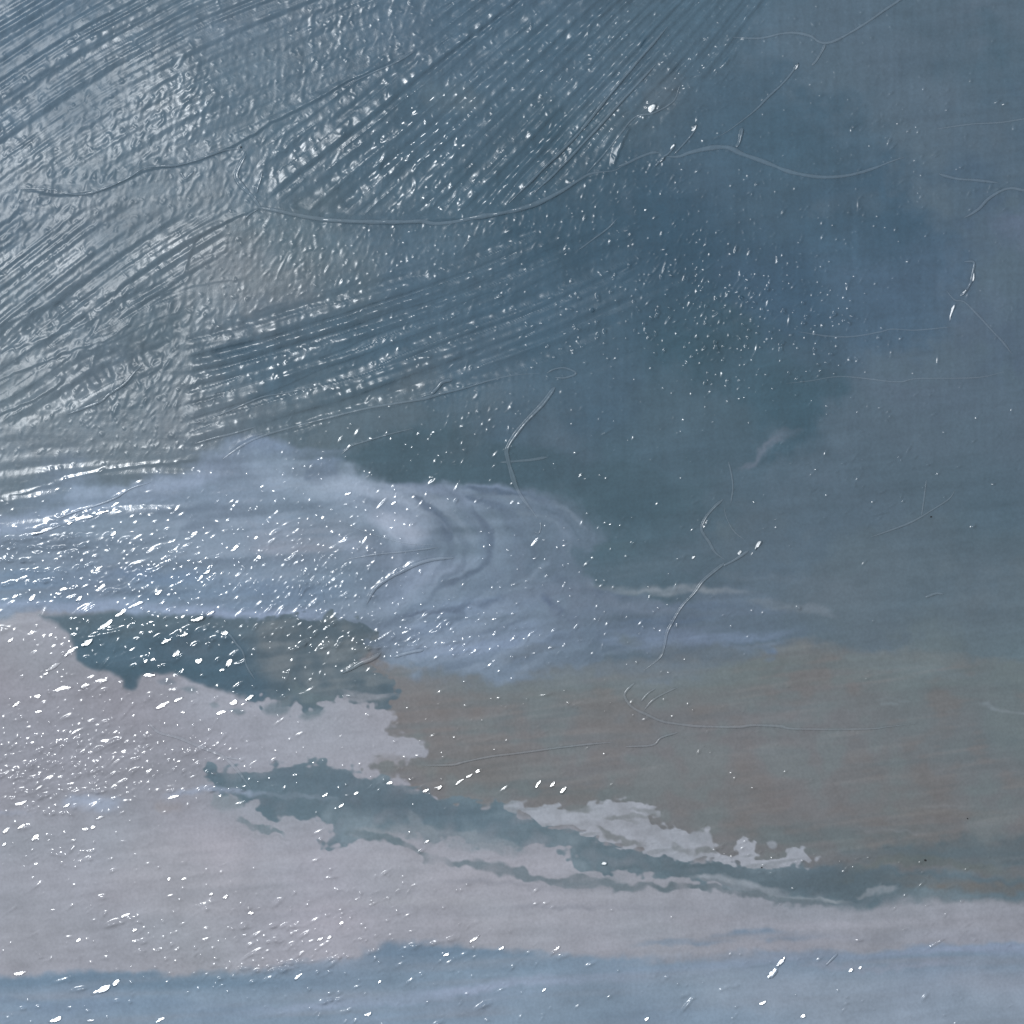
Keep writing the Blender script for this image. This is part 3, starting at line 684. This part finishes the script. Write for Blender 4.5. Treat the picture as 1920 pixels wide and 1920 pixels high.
# ------------------------------------------------------------------ material
def paint_material(name, rough_attr=True):
    m = bpy.data.materials.new(name)
    m.use_nodes = True
    nt = m.node_tree
    b = nt.nodes['Principled BSDF']
    at = nt.nodes.new('ShaderNodeAttribute')
    at.attribute_name = 'pigment'
    tc = nt.nodes.new('ShaderNodeTexCoord')
    n1 = nt.nodes.new('ShaderNodeTexNoise')
    n1.inputs['Scale'].default_value = 700
    n1.inputs['Detail'].default_value = 3
    nt.links.new(tc.outputs['Object'], n1.inputs['Vector'])
    mr = nt.nodes.new('ShaderNodeMapRange')
    mr.inputs['From Min'].default_value = .25
    mr.inputs['From Max'].default_value = .75
    mr.inputs['To Min'].default_value = .92
    mr.inputs['To Max'].default_value = 1.08
    nt.links.new(n1.outputs['Fac'], mr.inputs['Value'])
    mx = nt.nodes.new('ShaderNodeVectorMath')
    mx.operation = 'SCALE'
    nt.links.new(at.outputs['Color'], mx.inputs[0])
    nt.links.new(mr.outputs['Result'], mx.inputs['Scale'])
    nt.links.new(mx.outputs['Vector'], b.inputs['Base Color'])
    ra = nt.nodes.new('ShaderNodeAttribute')
    ra.attribute_name = 'gloss'
    nt.links.new(ra.outputs['Fac'], b.inputs['Roughness'])
    b.inputs['IOR'].default_value = 1.52
    n2 = nt.nodes.new('ShaderNodeTexNoise')
    n2.inputs['Scale'].default_value = 1300
    n2.inputs['Detail'].default_value = 2
    nt.links.new(tc.outputs['Object'], n2.inputs['Vector'])
    bp = nt.nodes.new('ShaderNodeBump')
    bp.inputs['Strength'].default_value = .25
    bp.inputs['Distance'].default_value = .00012
    nt.links.new(n2.outputs['Fac'], bp.inputs['Height'])
    nt.links.new(bp.outputs['Normal'], b.inputs['Normal'])
    return m


MAT = paint_material('oil_paint')
cm = bpy.data.materials.new('raw_canvas')
cm.use_nodes = True
cb = cm.node_tree.nodes['Principled BSDF']
cw = cm.node_tree.nodes.new('ShaderNodeTexNoise')
cw.inputs['Scale'].default_value = 400
cr = cm.node_tree.nodes.new('ShaderNodeMapRange')
cr.inputs['To Min'].default_value = .45
cr.inputs['To Max'].default_value = .6
cm.node_tree.links.new(cw.outputs['Fac'], cr.inputs['Value'])
cm.node_tree.links.new(cr.outputs['Result'], cb.inputs['Base Color'])
cb.inputs['Roughness'].default_value = .9
sp = bpy.data.materials.new('dark_grit')
sp.use_nodes = True
sp.node_tree.nodes['Principled BSDF'].inputs['Base Color'].default_value = (.012, .013, .016, 1)
sp.node_tree.nodes['Principled BSDF'].inputs['Roughness'].default_value = .6

# ------------------------------------------------------------------ the painting
root = bpy.data.objects.new('painting', None)
sc.collection.objects.link(root)
root.location = (0, 0, 0)
root['label'] = 'abstract painting in slate blue, lilac grey and brown with glossy raised brushwork'
root['category'] = 'painting'
root.empty_display_size = .1


def to_world(x, y, h):
    return np.stack([(x - 960) * S, -h * S, ZC + (960 - y) * S], -1)


def make_mesh(name, verts, quads, col, gloss, parent, normals=None, mat=MAT, label=None):
    me = bpy.data.meshes.new(name)
    nv, nq = len(verts), len(quads)
    me.vertices.add(nv)
    me.vertices.foreach_set('co', verts.astype(np.float32).ravel())
    me.loops.add(nq * 4)
    me.loops.foreach_set('vertex_index', quads.astype(np.int32).ravel())
    me.polygons.add(nq)
    me.polygons.foreach_set('loop_start', np.arange(0, nq * 4, 4, dtype=np.int32))
    me.update(calc_edges=True)
    me.polygons.foreach_set('use_smooth', np.ones(nq, bool))
    a = me.attributes.new('pigment', 'FLOAT_COLOR', 'POINT')
    a.data.foreach_set('color', np.concatenate([col, np.ones((nv, 1))], 1).astype(np.float32).ravel())
    g = me.attributes.new('gloss', 'FLOAT', 'POINT')
    g.data.foreach_set('value', gloss.astype(np.float32).ravel())
    if normals is not None:
        me.normals_split_custom_set_from_vertices(normals)
    me.materials.append(mat)
    o = bpy.data.objects.new(name, me)
    sc.collection.objects.link(o)
    o.parent = parent
    if label:
        o['label'] = label
    return o


# raised beads are drawn first so that their feet swell the ground a little
RIDGES = []      # (points (x, y, half width), height factor, double, label)


def ridge(pts, wd=2.6, h=1.0, double=False, ends=(.12, .12)):
    RIDGES.append((pts, wd, h, double, ends))


ridge([(30, 353), (95, 355), (125, 363), (160, 364), (195, 354), (240, 334), (275, 314), (330, 310), (370, 300), (410, 285), (440, 279), (456, 282), (461, 290)], 2.2, 1.0)
ridge([(461, 289), (447, 315), (443, 332), (455, 350), (470, 365), (482, 380), (489, 391)], 4.2, .8, True)
ridge([(484, 389), (520, 395), (560, 404), (600, 410), (640, 414), (700, 416), (760, 416), (790, 415), (815, 419), (850, 416), (890, 408), (940, 400), (975, 392), (1010, 380), (1050, 360), (1085, 338), (1110, 325), (1150, 320), (1166, 312)], 4.0, .75, False, (.03, .25))
ridge([(491, 321), (487, 338), (482, 352), (480, 362)], 3.4, .8, True)
ridge([(484, 392), (470, 400), (462, 407), (460, 412)], 1.8, 1.2)
ridge([(1160, 312), (1178, 305), (1194, 297), (1220, 287), (1236, 286)], 2.6, .7)
ridge([(1227, 313), (1236, 303), (1244, 294), (1252, 289), (1260, 280), (1267, 270)], 2.0, 1.5)
ridge([(1246, 292), (1259, 294), (1275, 293), (1291, 287), (1314, 281), (1337, 277), (1353, 276), (1369, 278), (1392, 289), (1423, 300), (1447, 309), (1480, 322), (1527, 331), (1563, 332), (1600, 327), (1640, 315), (1673, 302), (1695, 295)], 3.6, .8, False, (.1, .3))
ridge([(1264, 289), (1280, 272), (1294, 256), (1306, 240)], 1.6, 1.4)
ridge([(1379, 276), (1385, 268), (1388, 254), (1391, 240)], 3.6, 1.0, True, (.05, .05))
ridge([(1373, 70), (1423, 72), (1467, 63), (1493, 62), (1520, 68), (1533, 77), (1547, 81), (1567, 76), (1600, 58), (1633, 37), (1657, 20), (1687, 0), (1720, -24)], 2.4, .9)
ridge([(1547, 82), (1543, 92), (1537, 103), (1530, 114), (1522, 123)], 2.6, 1.0, True)
ridge([(1495, 119), (1487, 133), (1467, 157), (1440, 182), (1420, 203), (1397, 222), (1363, 247), (1337, 261)], 1.9, 1.2, False, (.05, .5))
ridge([(1760, 326), (1780, 332), (1800, 336), (1830, 338), (1872, 343)], 2.6, .9)
ridge([(1990, 372), (1950, 362), (1920, 357), (1897, 353), (1877, 358), (1853, 373), (1837, 390), (1820, 402), (1808, 408)], 3.0, .9)
ridge([(1757, 242), (1820, 233), (1873, 230), (1920, 223), (1970, 214)], 1.6, .8)
ridge([(1808, 491), (1820, 490), (1827, 494), (1822, 520), (1820, 530), (1810, 547), (1800, 553)], 2.2, 1.2)
ridge([(1775, 545), (1790, 562), (1808, 566), (1830, 587), (1863, 623), (1880, 641), (1898, 664)], 2.0, .8)
ridge([(1497, 622), (1550, 630), (1597, 631), (1647, 623), (1673, 617), (1717, 619), (1782, 613)], 1.6, .6)
ridge([(1474, 719), (1520, 714), (1580, 706), (1680, 716), (1720, 710), (1830, 708), (1884, 697)], 1.3, .6)
ridge([(1040, 726), (1017, 757), (983, 793), (960, 823), (950, 843), (952, 860), (958, 883), (967, 910), (977, 930), (997, 957), (1010, 974)], 4.2, .85, True, (.04, .35))
ridge([(938, 867), (963, 865), (997, 862), (1026, 857)], 2.6, .7, True)
ridge([(418, 861), (437, 847), (467, 828), (500, 815), (550, 800), (600, 787), (640, 777), (690, 765), (750, 755), (793, 748), (827, 738), (873, 727), (923, 712), (967, 703), (1012, 700)], 2.4, .8, False, (.06, .3))
ridge([(806, 741), (820, 727), (830, 716), (849, 712)], 3.6, 1.1)
ridge([(1356, 936), (1340, 950), (1323, 970), (1315, 990), (1320, 1003), (1330, 1017), (1340, 1035), (1358, 1049)], 2.8, 1.0, True, (.1, .3))
ridge([(1358, 1056), (1340, 1070), (1317, 1090), (1300, 1113), (1278, 1137), (1260, 1167), (1250, 1187), (1245, 1213), (1237, 1233), (1207, 1257)], 2.8, 1.0, True, (.04, .3))
ridge([(1190, 1280), (1174, 1296), (1172, 1308), (1187, 1327), (1213, 1340), (1240, 1352), (1267, 1357), (1313, 1362), (1383, 1363), (1413, 1360), (1463, 1362), (1493, 1367), (1623, 1367), (1663, 1363), (1722, 1356)], 2.4, .9, False, (.03, .4))
ridge([(1356, 1061), (1377, 1050), (1404, 1032)], 2.4, 1.0)
ridge([(1366, 866), (1372, 893), (1374, 917), (1370, 944)], 1.7, .9)
ridge([(1357, 950), (1363, 973), (1377, 997), (1396, 1012)], 1.3, .8)
ridge([(1633, 1007), (1673, 993), (1713, 977), (1753, 953), (1780, 935), (1791, 919)], 1.7, .9)
ridge([(1728, 968), (1732, 940), (1737, 900)], 1.4, .7)
ridge([(1735, 1120), (1755, 1113), (1770, 1114)], 2.0, .8)
ridge([(793, 1435), (847, 1434), (873, 1428), (923, 1418), (973, 1412), (1040, 1403), (1107, 1395), (1150, 1392)], 2.0, 1.1)
ridge([(1173, 1400), (1223, 1397), (1240, 1383), (1272, 1373)], 1.9, 1.2)
ridge([(277, 1353), (297, 1373), (333, 1383), (367, 1397), (400, 1410), (420, 1420), (447, 1447), (470, 1478)], 2.8, .8, True)
ridge([(421, 1419), (435, 1422), (450, 1424)], 1.8, .9)
ridge([(687, 1133), (700, 1107), (720, 1090), (750, 1073), (783, 1057), (817, 1048), (852, 1046)], 3.4, 1.2)
ridge([(650, 1049), (700, 1040), (760, 1034), (822, 1026)], 1.7, 1.0)
ridge([(641, 980), (700, 1002), (760, 1018), (815, 1022)], 1.2, .7)
ridge([(640, 1263), (660, 1253), (677, 1243), (695, 1236), (714, 1224)], 3.2, 1.3)
ridge([(738, 1232), (760, 1225), (795, 1218)], 2.8, 1.2)
ridge([(90, 980), (133, 962), (187, 945), (217, 933), (247, 915), (284, 904)], 2.0, 1.3)
ridge([(412, 1186), (430, 1190), (443, 1207), (455, 1222), (463, 1250), (478, 1274)], 2.0, 1.0)
ridge([(126, 777), (187, 753), (203, 740), (233, 720), (253, 697), (268, 683)], 2.8, 1.0)
ridge([(954, 381), (1020, 315), (1080, 255), (1140, 182), (1200, 110), (1252, 50)], 2.6, 1.2)
ridge([(1000, 363), (1050, 315), (1120, 240), (1165, 190), (1230, 120)], 2.4, 1.2)
ridge([(1100, 325), (1130, 292), (1160, 255), (1190, 220), (1225, 212), (1262, 190), (1275, 160)], 1.8, .9)
ridge([(640, 165), (690, 140), (740, 118), (776, 97)], 2.0, .9)
ridge([(370, 792), (430, 770), (490, 745), (533, 737), (600, 722)], 1.8, .9)
ridge([(363, 833), (400, 822), (440, 812), (480, 800)], 1.8, .9)
ridge([(640, 852), (660, 836), (690, 826), (730, 814), (775, 803)], 1.6, 1.1)
ridge([(1086, 468), (1110, 450), (1140, 428), (1157, 410)], 1.6, 1.0)
ridge([(1025, 700), (1040, 692), (1060, 690), (1080, 700), (1060, 708), (1040, 708)], 1.6, .9)
ridge([(338, 322), (347, 335), (356, 328), (364, 320)], 2.4, .9)
ridge([(1013, 978), (1014, 990), (1010, 1000), (1002, 997)], 1.6, .9)
ridge([(1201, 1316), (1215, 1300), (1230, 1290)], 1.8, 1.0)
ridge([(1207, 1332), (1225, 1312), (1250, 1298), (1272, 1288)], 1.8, 1.0)
ridge([(1547, 1811), (1556, 1802), (1571, 1787)], 2.2, 1.3)

# flattened glossy dabs that catch the lamp as plates: (x, y, half length, half width, angle, label-free)
DABS = [
    (90, 991, 46, 5.0, 12), (150, 975, 34, 4.5, 18), (190, 962, 20, 4, 22), (215, 946, 12, 3, 28),
    (100, 1249, 22, 5, 40), (133, 1222, 20, 5.5, 38), (163, 1204, 16, 7, 34), (196, 1172, 22, 5, 40), (226, 1149, 16, 4.5, 36), (254, 1134, 20, 5, 26), (298, 1110, 10, 4, 28), (86, 1262, 7, 4, 38),
    (312, 1202, 13, 4.5, 28), (330, 1225, 11, 5.5, 30), (373, 1238, 9, 6, 24), (420, 1186, 10, 5, -8), (429, 1243, 11, 6.5, 50), (416, 1256, 6, 4, 20), (274, 1239, 5, 4, 35), (286, 1236, 6, 3.5, 22),
    (118, 1291, 20, 6, 12), (160, 1286, 11, 6, 10), (70, 1305, 8, 5, 14), (190, 1276, 14, 4.5, 14), (280, 1266, 14, 4.5, 12), (305, 1322, 18, 5, 20), (335, 1311, 12, 3.5, 22), (438, 1317, 9, 6, 24), (468, 1308, 12, 5, 30),
    (343, 1335, 5, 3.5, 0), (415, 1336, 12, 4, 12), (72, 1334, 8, 4, 20), (30, 1320, 10, 3.5, 30), (40, 1505, 16, 3.5, 18), (125, 1510, 9, 3, 30), (325, 1494, 14, 3.5, 22), (12, 1556, 10, 4, 34), (40, 1549, 10, 4, 24), (66, 1570, 11, 5, 34),
    (160, 1554, 8, 4, 8), (175, 1551, 6, 4, 30), (188, 1533, 11, 3.5, 16), (8, 1583, 5, 4, 40), (395, 1676, 5, 4, 25), (423, 1681, 7, 4, 40), (345, 1648, 6, 3, 20), (147, 1763, 6, 3.5, 40), (253, 1744, 6, 3.5, 30), (317, 1648, 4, 3, 40),
    (38, 1824, 15, 4, 18), (190, 1855, 22, 6.5, 30), (219, 1841, 11, 5, 32), (104, 1911, 15, 5, 28), (170, 1913, 9, 3, 6), (300, 1912, 12, 4, 28), (560, 1830, 12, 3.5, 36), (600, 1760, 8, 3, 30), (617, 1757, 6, 4, 40), (470, 1712, 7, 4, 16), (235, 1717, 12, 4, 18),
    (1447, 1825, 15, 6.5, 52), (1464, 1803, 15, 4.5, 52), (1595, 1819, 6, 4.5, 40), (1613, 1814, 4, 3, 40), (890, 1760, 14, 3, 40), (836, 1790, 7, 4, 36), (712, 1841, 5, 3.5, 30), (1020, 1856, 6, 3, 46), (1132, 1619, 7, 4.5, 20), (690, 1901, 9, 4, 22),
    (1044, 1778, 9, 3, 36), (800, 1578, 7, 3, 40), (1430, 1880, 9, 3, 26), (1505, 1905, 6, 4, 30), (1213, 1910, 6, 3.5, 40), (940, 1778, 7, 3, 36), (640, 1730, 5, 3.5, 20), (610, 1490, 8, 3.5, 35), (640, 1510, 8, 3, 42), (668, 1487, 6, 3, 34),
    (60, 1120, 10, 5, 36), (28, 1118, 8, 4, 30), (110, 1112, 8, 4, 10), (148, 1122, 9, 4, 40), (20, 1200, 8, 3.5, 45), (60, 1185, 7, 4, 20), (95, 1190, 6, 4, 40), (190, 1100, 10, 4, 26), (370, 1160, 16, 4.5, 16), (395, 1150, 10, 4, 24), (345, 1190, 10, 3, 10),
    (1009, 1470, 11, 4, 50), (1036, 1471, 8, 4, 52), (1056, 1481, 10, 5, 38), (824, 1476, 7, 4.5, 45), (798, 1482, 8, 4, 34), (730, 1468, 7, 3.5, 20), (862, 1466, 12, 3.2, 32), (880, 1454, 9, 3, 28), (896, 1446, 6, 4.5, 40),
    (1421, 1022, 12, 5, 52), (1387, 1036, 6, 4, 60), (1785, 586, 20, 4, 76), (1222, 203, 11, 8, 38), (1236, 303, 14, 3, 48), (1260, 279, 12, 3, 62), (1301, 240, 9, 4, 55), (1823, 522, 16, 3.2, 75), (1806, 549, 10, 3, 38), (1492, 125, 9, 4, 55), (1300, 1045, 5, 3, 40),
    (440, 1028, 11, 4, 30), (485, 1045, 6, 5.5, 30), (375, 1085, 10, 4, 40), (388, 1072, 9, 4, 34), (185, 1066, 11, 4.5, 30), (212, 1000, 8, 4.5, 50), (365, 1000, 8, 4, 36), (605, 970, 4, 3, 20), (480, 1008, 5, 3, 30), (652, 926, 8, 3, 28), (738, 943, 7, 3, 44),
]

for pts_, wd, h, dbl, ends in RIDGES:
    p = spline(pts_, 6)
    # gentle swelling of the ground under the bead
    for q in p[::2]:
        stamp(q[0], q[1], wd * 2.0 + 2, wd * 2.0 + 2, 0, .16 * wd * h)
        stamp(q[0] + 1.0 + 1.1 * wd, q[1] + 1.2 + 1.25 * wd, wd * 1.1 + 1.2, wd * 1.1 + 1.2, 0, -.24 * wd * h)
# plates: each is shaped with a tilt that mirrors the lamp into the camera
LP = np.array(LAMP)
CP = np.array((0, -CAM_D, ZC))
dab_tilt = []
for (x, y, lu, lv, ang) in DABS:
    p = np.array([(x - 960) * S, 0, ZC + (960 - y) * S])
    l = (LP - p) / np.linalg.norm(LP - p)
    v = (CP - p) / np.linalg.norm(CP - p)
    n = l + v
    tx, tz = n[0] / n[1], n[2] / n[1]
    jit = rng.normal(0, .02, 2)
    dab_tilt.append((float(tx) + jit[0], float(-tz) + jit[1]))

# surface normals of the finished relief
gy, gx = np.gradient(H, STEP)
nrm = np.stack([-gx, -np.ones_like(H), gy], -1)      # x right, y towards the camera is negative, z up
# height h raises the surface to -y: dP/dx=(1,-hx,0), dP/dy=(0,-hy,-1) -> normal (-hx, -1, hy)
nrm /= np.linalg.norm(nrm, axis=2, keepdims=True)

# ------------------------------------------------------------------ split the skin into its painted fields
lab = np.zeros((N, N), np.int8)
lab[(PY > 1180)] = 3
lab[grey > .5] = 3
lab[brown > .5] = 4
lab[(lab == 3) & (PX > 1000) & (PY < 1500)] = 4
lab[(brown < .5) & (PY < 1262) & (PX > 735)] = 0
lab[streak > .5] = 5
lab[cloud > .5] = 6
lab[swirl > .5] = 1
lab[dark > .5] = 2
lab[band > .5] = 7
FIELD = [
    ('blue_paint_field', 'dark slate blue paint combed with raised brush lines across the upper half'),
    ('pale_swirl', 'pale lilac blue swirl with dark rings left of centre'),
    ('dark_patch', 'dark teal patch with a drip below the pale swirl'),
    ('grey_paint_field', 'light warm grey paint of the lower left dotted with glints'),
    ('brown_paint_field', 'grey brown paint right of centre'),
    ('teal_streak', 'ragged dark teal streak running down to the right'),
    ('pale_cloud', 'ragged pale patch in the brown paint'),
    ('lower_blue_band', 'blue grey band with a lilac streak along the lower edge'),
]
i_in = np.where((ax > -12) & (ax < 1932))[0]
lo_i, hi_i = i_in[0], i_in[-1]
left = [0]
st = 6
i = lo_i
acc = []
k = 1.0
while i > 0:
    k = min(k * 1.10, 6)
    i -= max(1, int(round(k)))
    acc.append(max(i, 0))
left = sorted(set(acc))
acc = []
i = hi_i
k = 1.0
while i < N - 1:
    k = min(k * 1.10, 6)
    i += max(1, int(round(k)))
    acc.append(min(i, N - 1))
IDX = np.array(left + list(i_in) + sorted(set(acc)))
G = np.ix_(IDX, IDX)
n_ = len(IDX)
gxp, gyp, gh = PX[G], PY[G], H[G]
gc = COL[G].reshape(-1, 3)
gr = RG[G].ravel()
gn = nrm[G].reshape(-1, 3)
gv = to_world(gxp, gyp, gh).reshape(-1, 3)
gl_ = lab[G]
ii, jj = np.meshgrid(np.arange(n_ - 1), np.arange(n_ - 1), indexing='ij')
q0 = ii * n_ + jj
quads = np.stack([q0, q0 + n_, q0 + n_ + 1, q0 + 1], -1).reshape(-1, 4)
ql = gl_[:-1, :-1].ravel()
field_obj = []
for f, (nm, lb) in enumerate(FIELD):
    sel = quads[ql == f]
    used, inv = np.unique(sel, return_inverse=True)
    field_obj.append(make_mesh(nm, gv[used], inv.reshape(-1, 4), gc[used], gr[used], root, gn[used], label=lb))

# canvas body behind the paint
cv = bpy.data.meshes.new('canvas')
x0, x1, z0, z1 = (X0 - 960) * S, (ax[-1] - 960) * S, ZC + (960 - ax[-1]) * S, ZC + (960 - X0) * S
y0, y1 = 0.0045, 0.03
V = [(x0, y0, z0), (x1, y0, z0), (x1, y0, z1), (x0, y0, z1), (x0, y1, z0), (x1, y1, z0), (x1, y1, z1), (x0, y1, z1)]
F = [(0, 1, 2, 3), (5, 4, 7, 6), (4, 0, 3, 7), (1, 5, 6, 2), (3, 2, 6, 7), (4, 5, 1, 0)]
cv.from_pydata(V, [], F)
cv.materials.append(cm)
co = bpy.data.objects.new('canvas', cv)
sc.collection.objects.link(co)
co.parent = root


def field_at(x, y):
    i = int(round((y - X0) / STEP))
    j = int(round((x - X0) / STEP))
    return field_obj[int(lab[min(max(i, 0), N - 1), min(max(j, 0), N - 1)])]


# ------------------------------------------------------------------ raised beads of paint
for pts_, wd, h, dbl, ends in RIDGES:
    p = spline(pts_, 2.5)
    n = len(p)
    t = np.linspace(0, 1, n)
    tg = np.gradient(p, axis=0)
    tg /= np.linalg.norm(tg, axis=1, keepdims=True) + 1e-9
    nr = np.stack([-tg[:, 1], tg[:, 0]], 1)
    wv = np.interp(t, np.linspace(0, 1, max(4, n // 8)), np.exp(rng.normal(0, .16, max(4, n // 8))))
    env = np.minimum(1, np.minimum((t + .01) / ends[0], (1.01 - t) / ends[1]) ** .6)
    wdt = 1.15 * wd * env * wv
    K = 9
    cs = np.linspace(-1, 1, K)
    pr = np.sqrt(np.maximum(0, 1 - cs ** 2))
    if dbl:
        pr = pr * (1 - .45 * np.exp(-(cs / .3) ** 2))
    off = cs[None, :] * wdt[:, None]
    bx = p[:, 0:1] + nr[:, 0:1] * off
    by = p[:, 1:2] + nr[:, 1:2] * off
    base = sample(H, bx, by)
    mid = sample(H, p[:, 0], p[:, 1])[:, None]
    hz = np.where(np.abs(cs)[None, :] > .99, base - 1.2, .5 * base + .5 * mid + pr[None, :] * wdt[:, None] * .72 * h)
    vv = to_world(bx, by, hz).reshape(-1, 3)
    cc = sample(COL, bx, by).reshape(-1, 3)
    cc = cc * .86 + .14 * lin((158, 170, 182))
    gg = np.full(bx.size, .22)
    a = (np.arange(n - 1)[:, None] * K + np.arange(K - 1)[None, :]).ravel()
    qd = np.stack([a, a + K, a + K + 1, a + 1], 1)
    # make the faces look at the camera
    e1, e2 = vv[qd[:, 1]] - vv[qd[:, 0]], vv[qd[:, 3]] - vv[qd[:, 0]]
    if np.cross(e1, e2)[:, 1].mean() > 0:
        qd = qd[:, ::-1]
    m = p[n // 2]
    make_mesh('paint_ridge', vv, qd, cc, gg, field_at(m[0], m[1]))

# ------------------------------------------------------------------ glossy dabs
for (x, y, lu, lv, ang), (tx, ty) in zip(DABS, dab_tilt):
    lu, lv = lu * .88, lv * .74
    c, s = math.cos(math.radians(ang)), -math.sin(math.radians(ang))
    M = 22
    th = np.linspace(0, 2 * math.pi, M, endpoint=False)
    wob_ = 1 + sum(rng.normal(0, .13 / k) * np.cos(k * th + rng.uniform(0, 6.3)) for k in range(2, 7))
    rings = [0, .45, .8, 1.0, 1.3]
    vs_, cs_ = [], []
    X, Y, Z = [], [], []
    hb = float(sample(H, x, y))
    jag = rng.normal(0, .12, M)
    for r in rings:
        u = r * lu * np.cos(th)
        prof = np.abs(np.sin(th)) ** .8 * np.sign(np.sin(th)) * (1 - .35 * np.cos(th) * rng.choice([-1, 1]))
        v = r * lv * (prof * wob_ + jag * .8) + .10 * lu * np.sin(u / lu * 2.2 + lu)
        xx, yy = x + u * c - v * s, y + u * s + v * c
        if r <= 1.0:
            zz = tx * (xx - x) + ty * (yy - y)
            zz = hb + .25 + zz + .5 * (abs(tx * c + ty * s) * lu + abs(-tx * s + ty * c) * lv) - .02 * lv * r * r
        else:
            zz = sample(H, xx, yy) - 1.2
        X.append(xx); Y.append(yy); Z.append(zz)
    X, Y, Z = np.array(X), np.array(Y), np.array(Z)
    vv = to_world(X, Y, Z).reshape(-1, 3)
    R_ = len(rings)
    qd = []
    for r in range(R_ - 1):
        for k in range(M):
            k2 = (k + 1) % M
            qd.append((r * M + k, (r + 1) * M + k, (r + 1) * M + k2, r * M + k2))
    qd = np.array(qd)
    e1, e2 = vv[qd[:, 1]] - vv[qd[:, 0]], vv[qd[:, 2]] - vv[qd[:, 0]]
    if np.cross(e1, e2)[:, 1].mean() > 0:
        qd = qd[:, ::-1]
    cc = sample(COL, X, Y).reshape(-1, 3)
    gg = np.full(len(vv), .13 if (x < 1100 and y > 900) or y > 1700 else .25)
    make_mesh('paint_dab', vv, qd, cc, gg, field_at(x, y))

# ------------------------------------------------------------------ grit caught in the paint
for (x, y, r) in ((1746, 969, 2.3), (1735, 1613, 2.6), (1814, 1535, 1.9), (452, 276, 2.2), (1428, 1627, 2.0)):
    th = np.linspace(0, 2 * math.pi, 8, endpoint=False)
    vv, qd = [], []
    hb = float(sample(H, x, y))
    rr = 1 + rng.normal(0, .18, 8)
    X = np.concatenate([x + r * rr * np.cos(th), x + .6 * r * rr * np.cos(th), x + 0 * th])
    Y = np.concatenate([y + r * rr * .75 * np.sin(th), y + .45 * r * rr * np.sin(th), y + 0 * th])
    Z = np.concatenate([np.full(8, hb - 1), np.full(8, hb + r * .7), np.full(8, hb + r * .9)])
    vv = to_world(X, Y, Z)
    qd = np.array([(q * 8 + k, (q + 1) * 8 + k, (q + 1) * 8 + (k + 1) % 8, q * 8 + (k + 1) % 8) for q in range(2) for k in range(8)])
    make_mesh('grit_speck', vv, qd, np.full((24, 3), .02), np.full(24, .5), field_at(x, y), mat=sp)
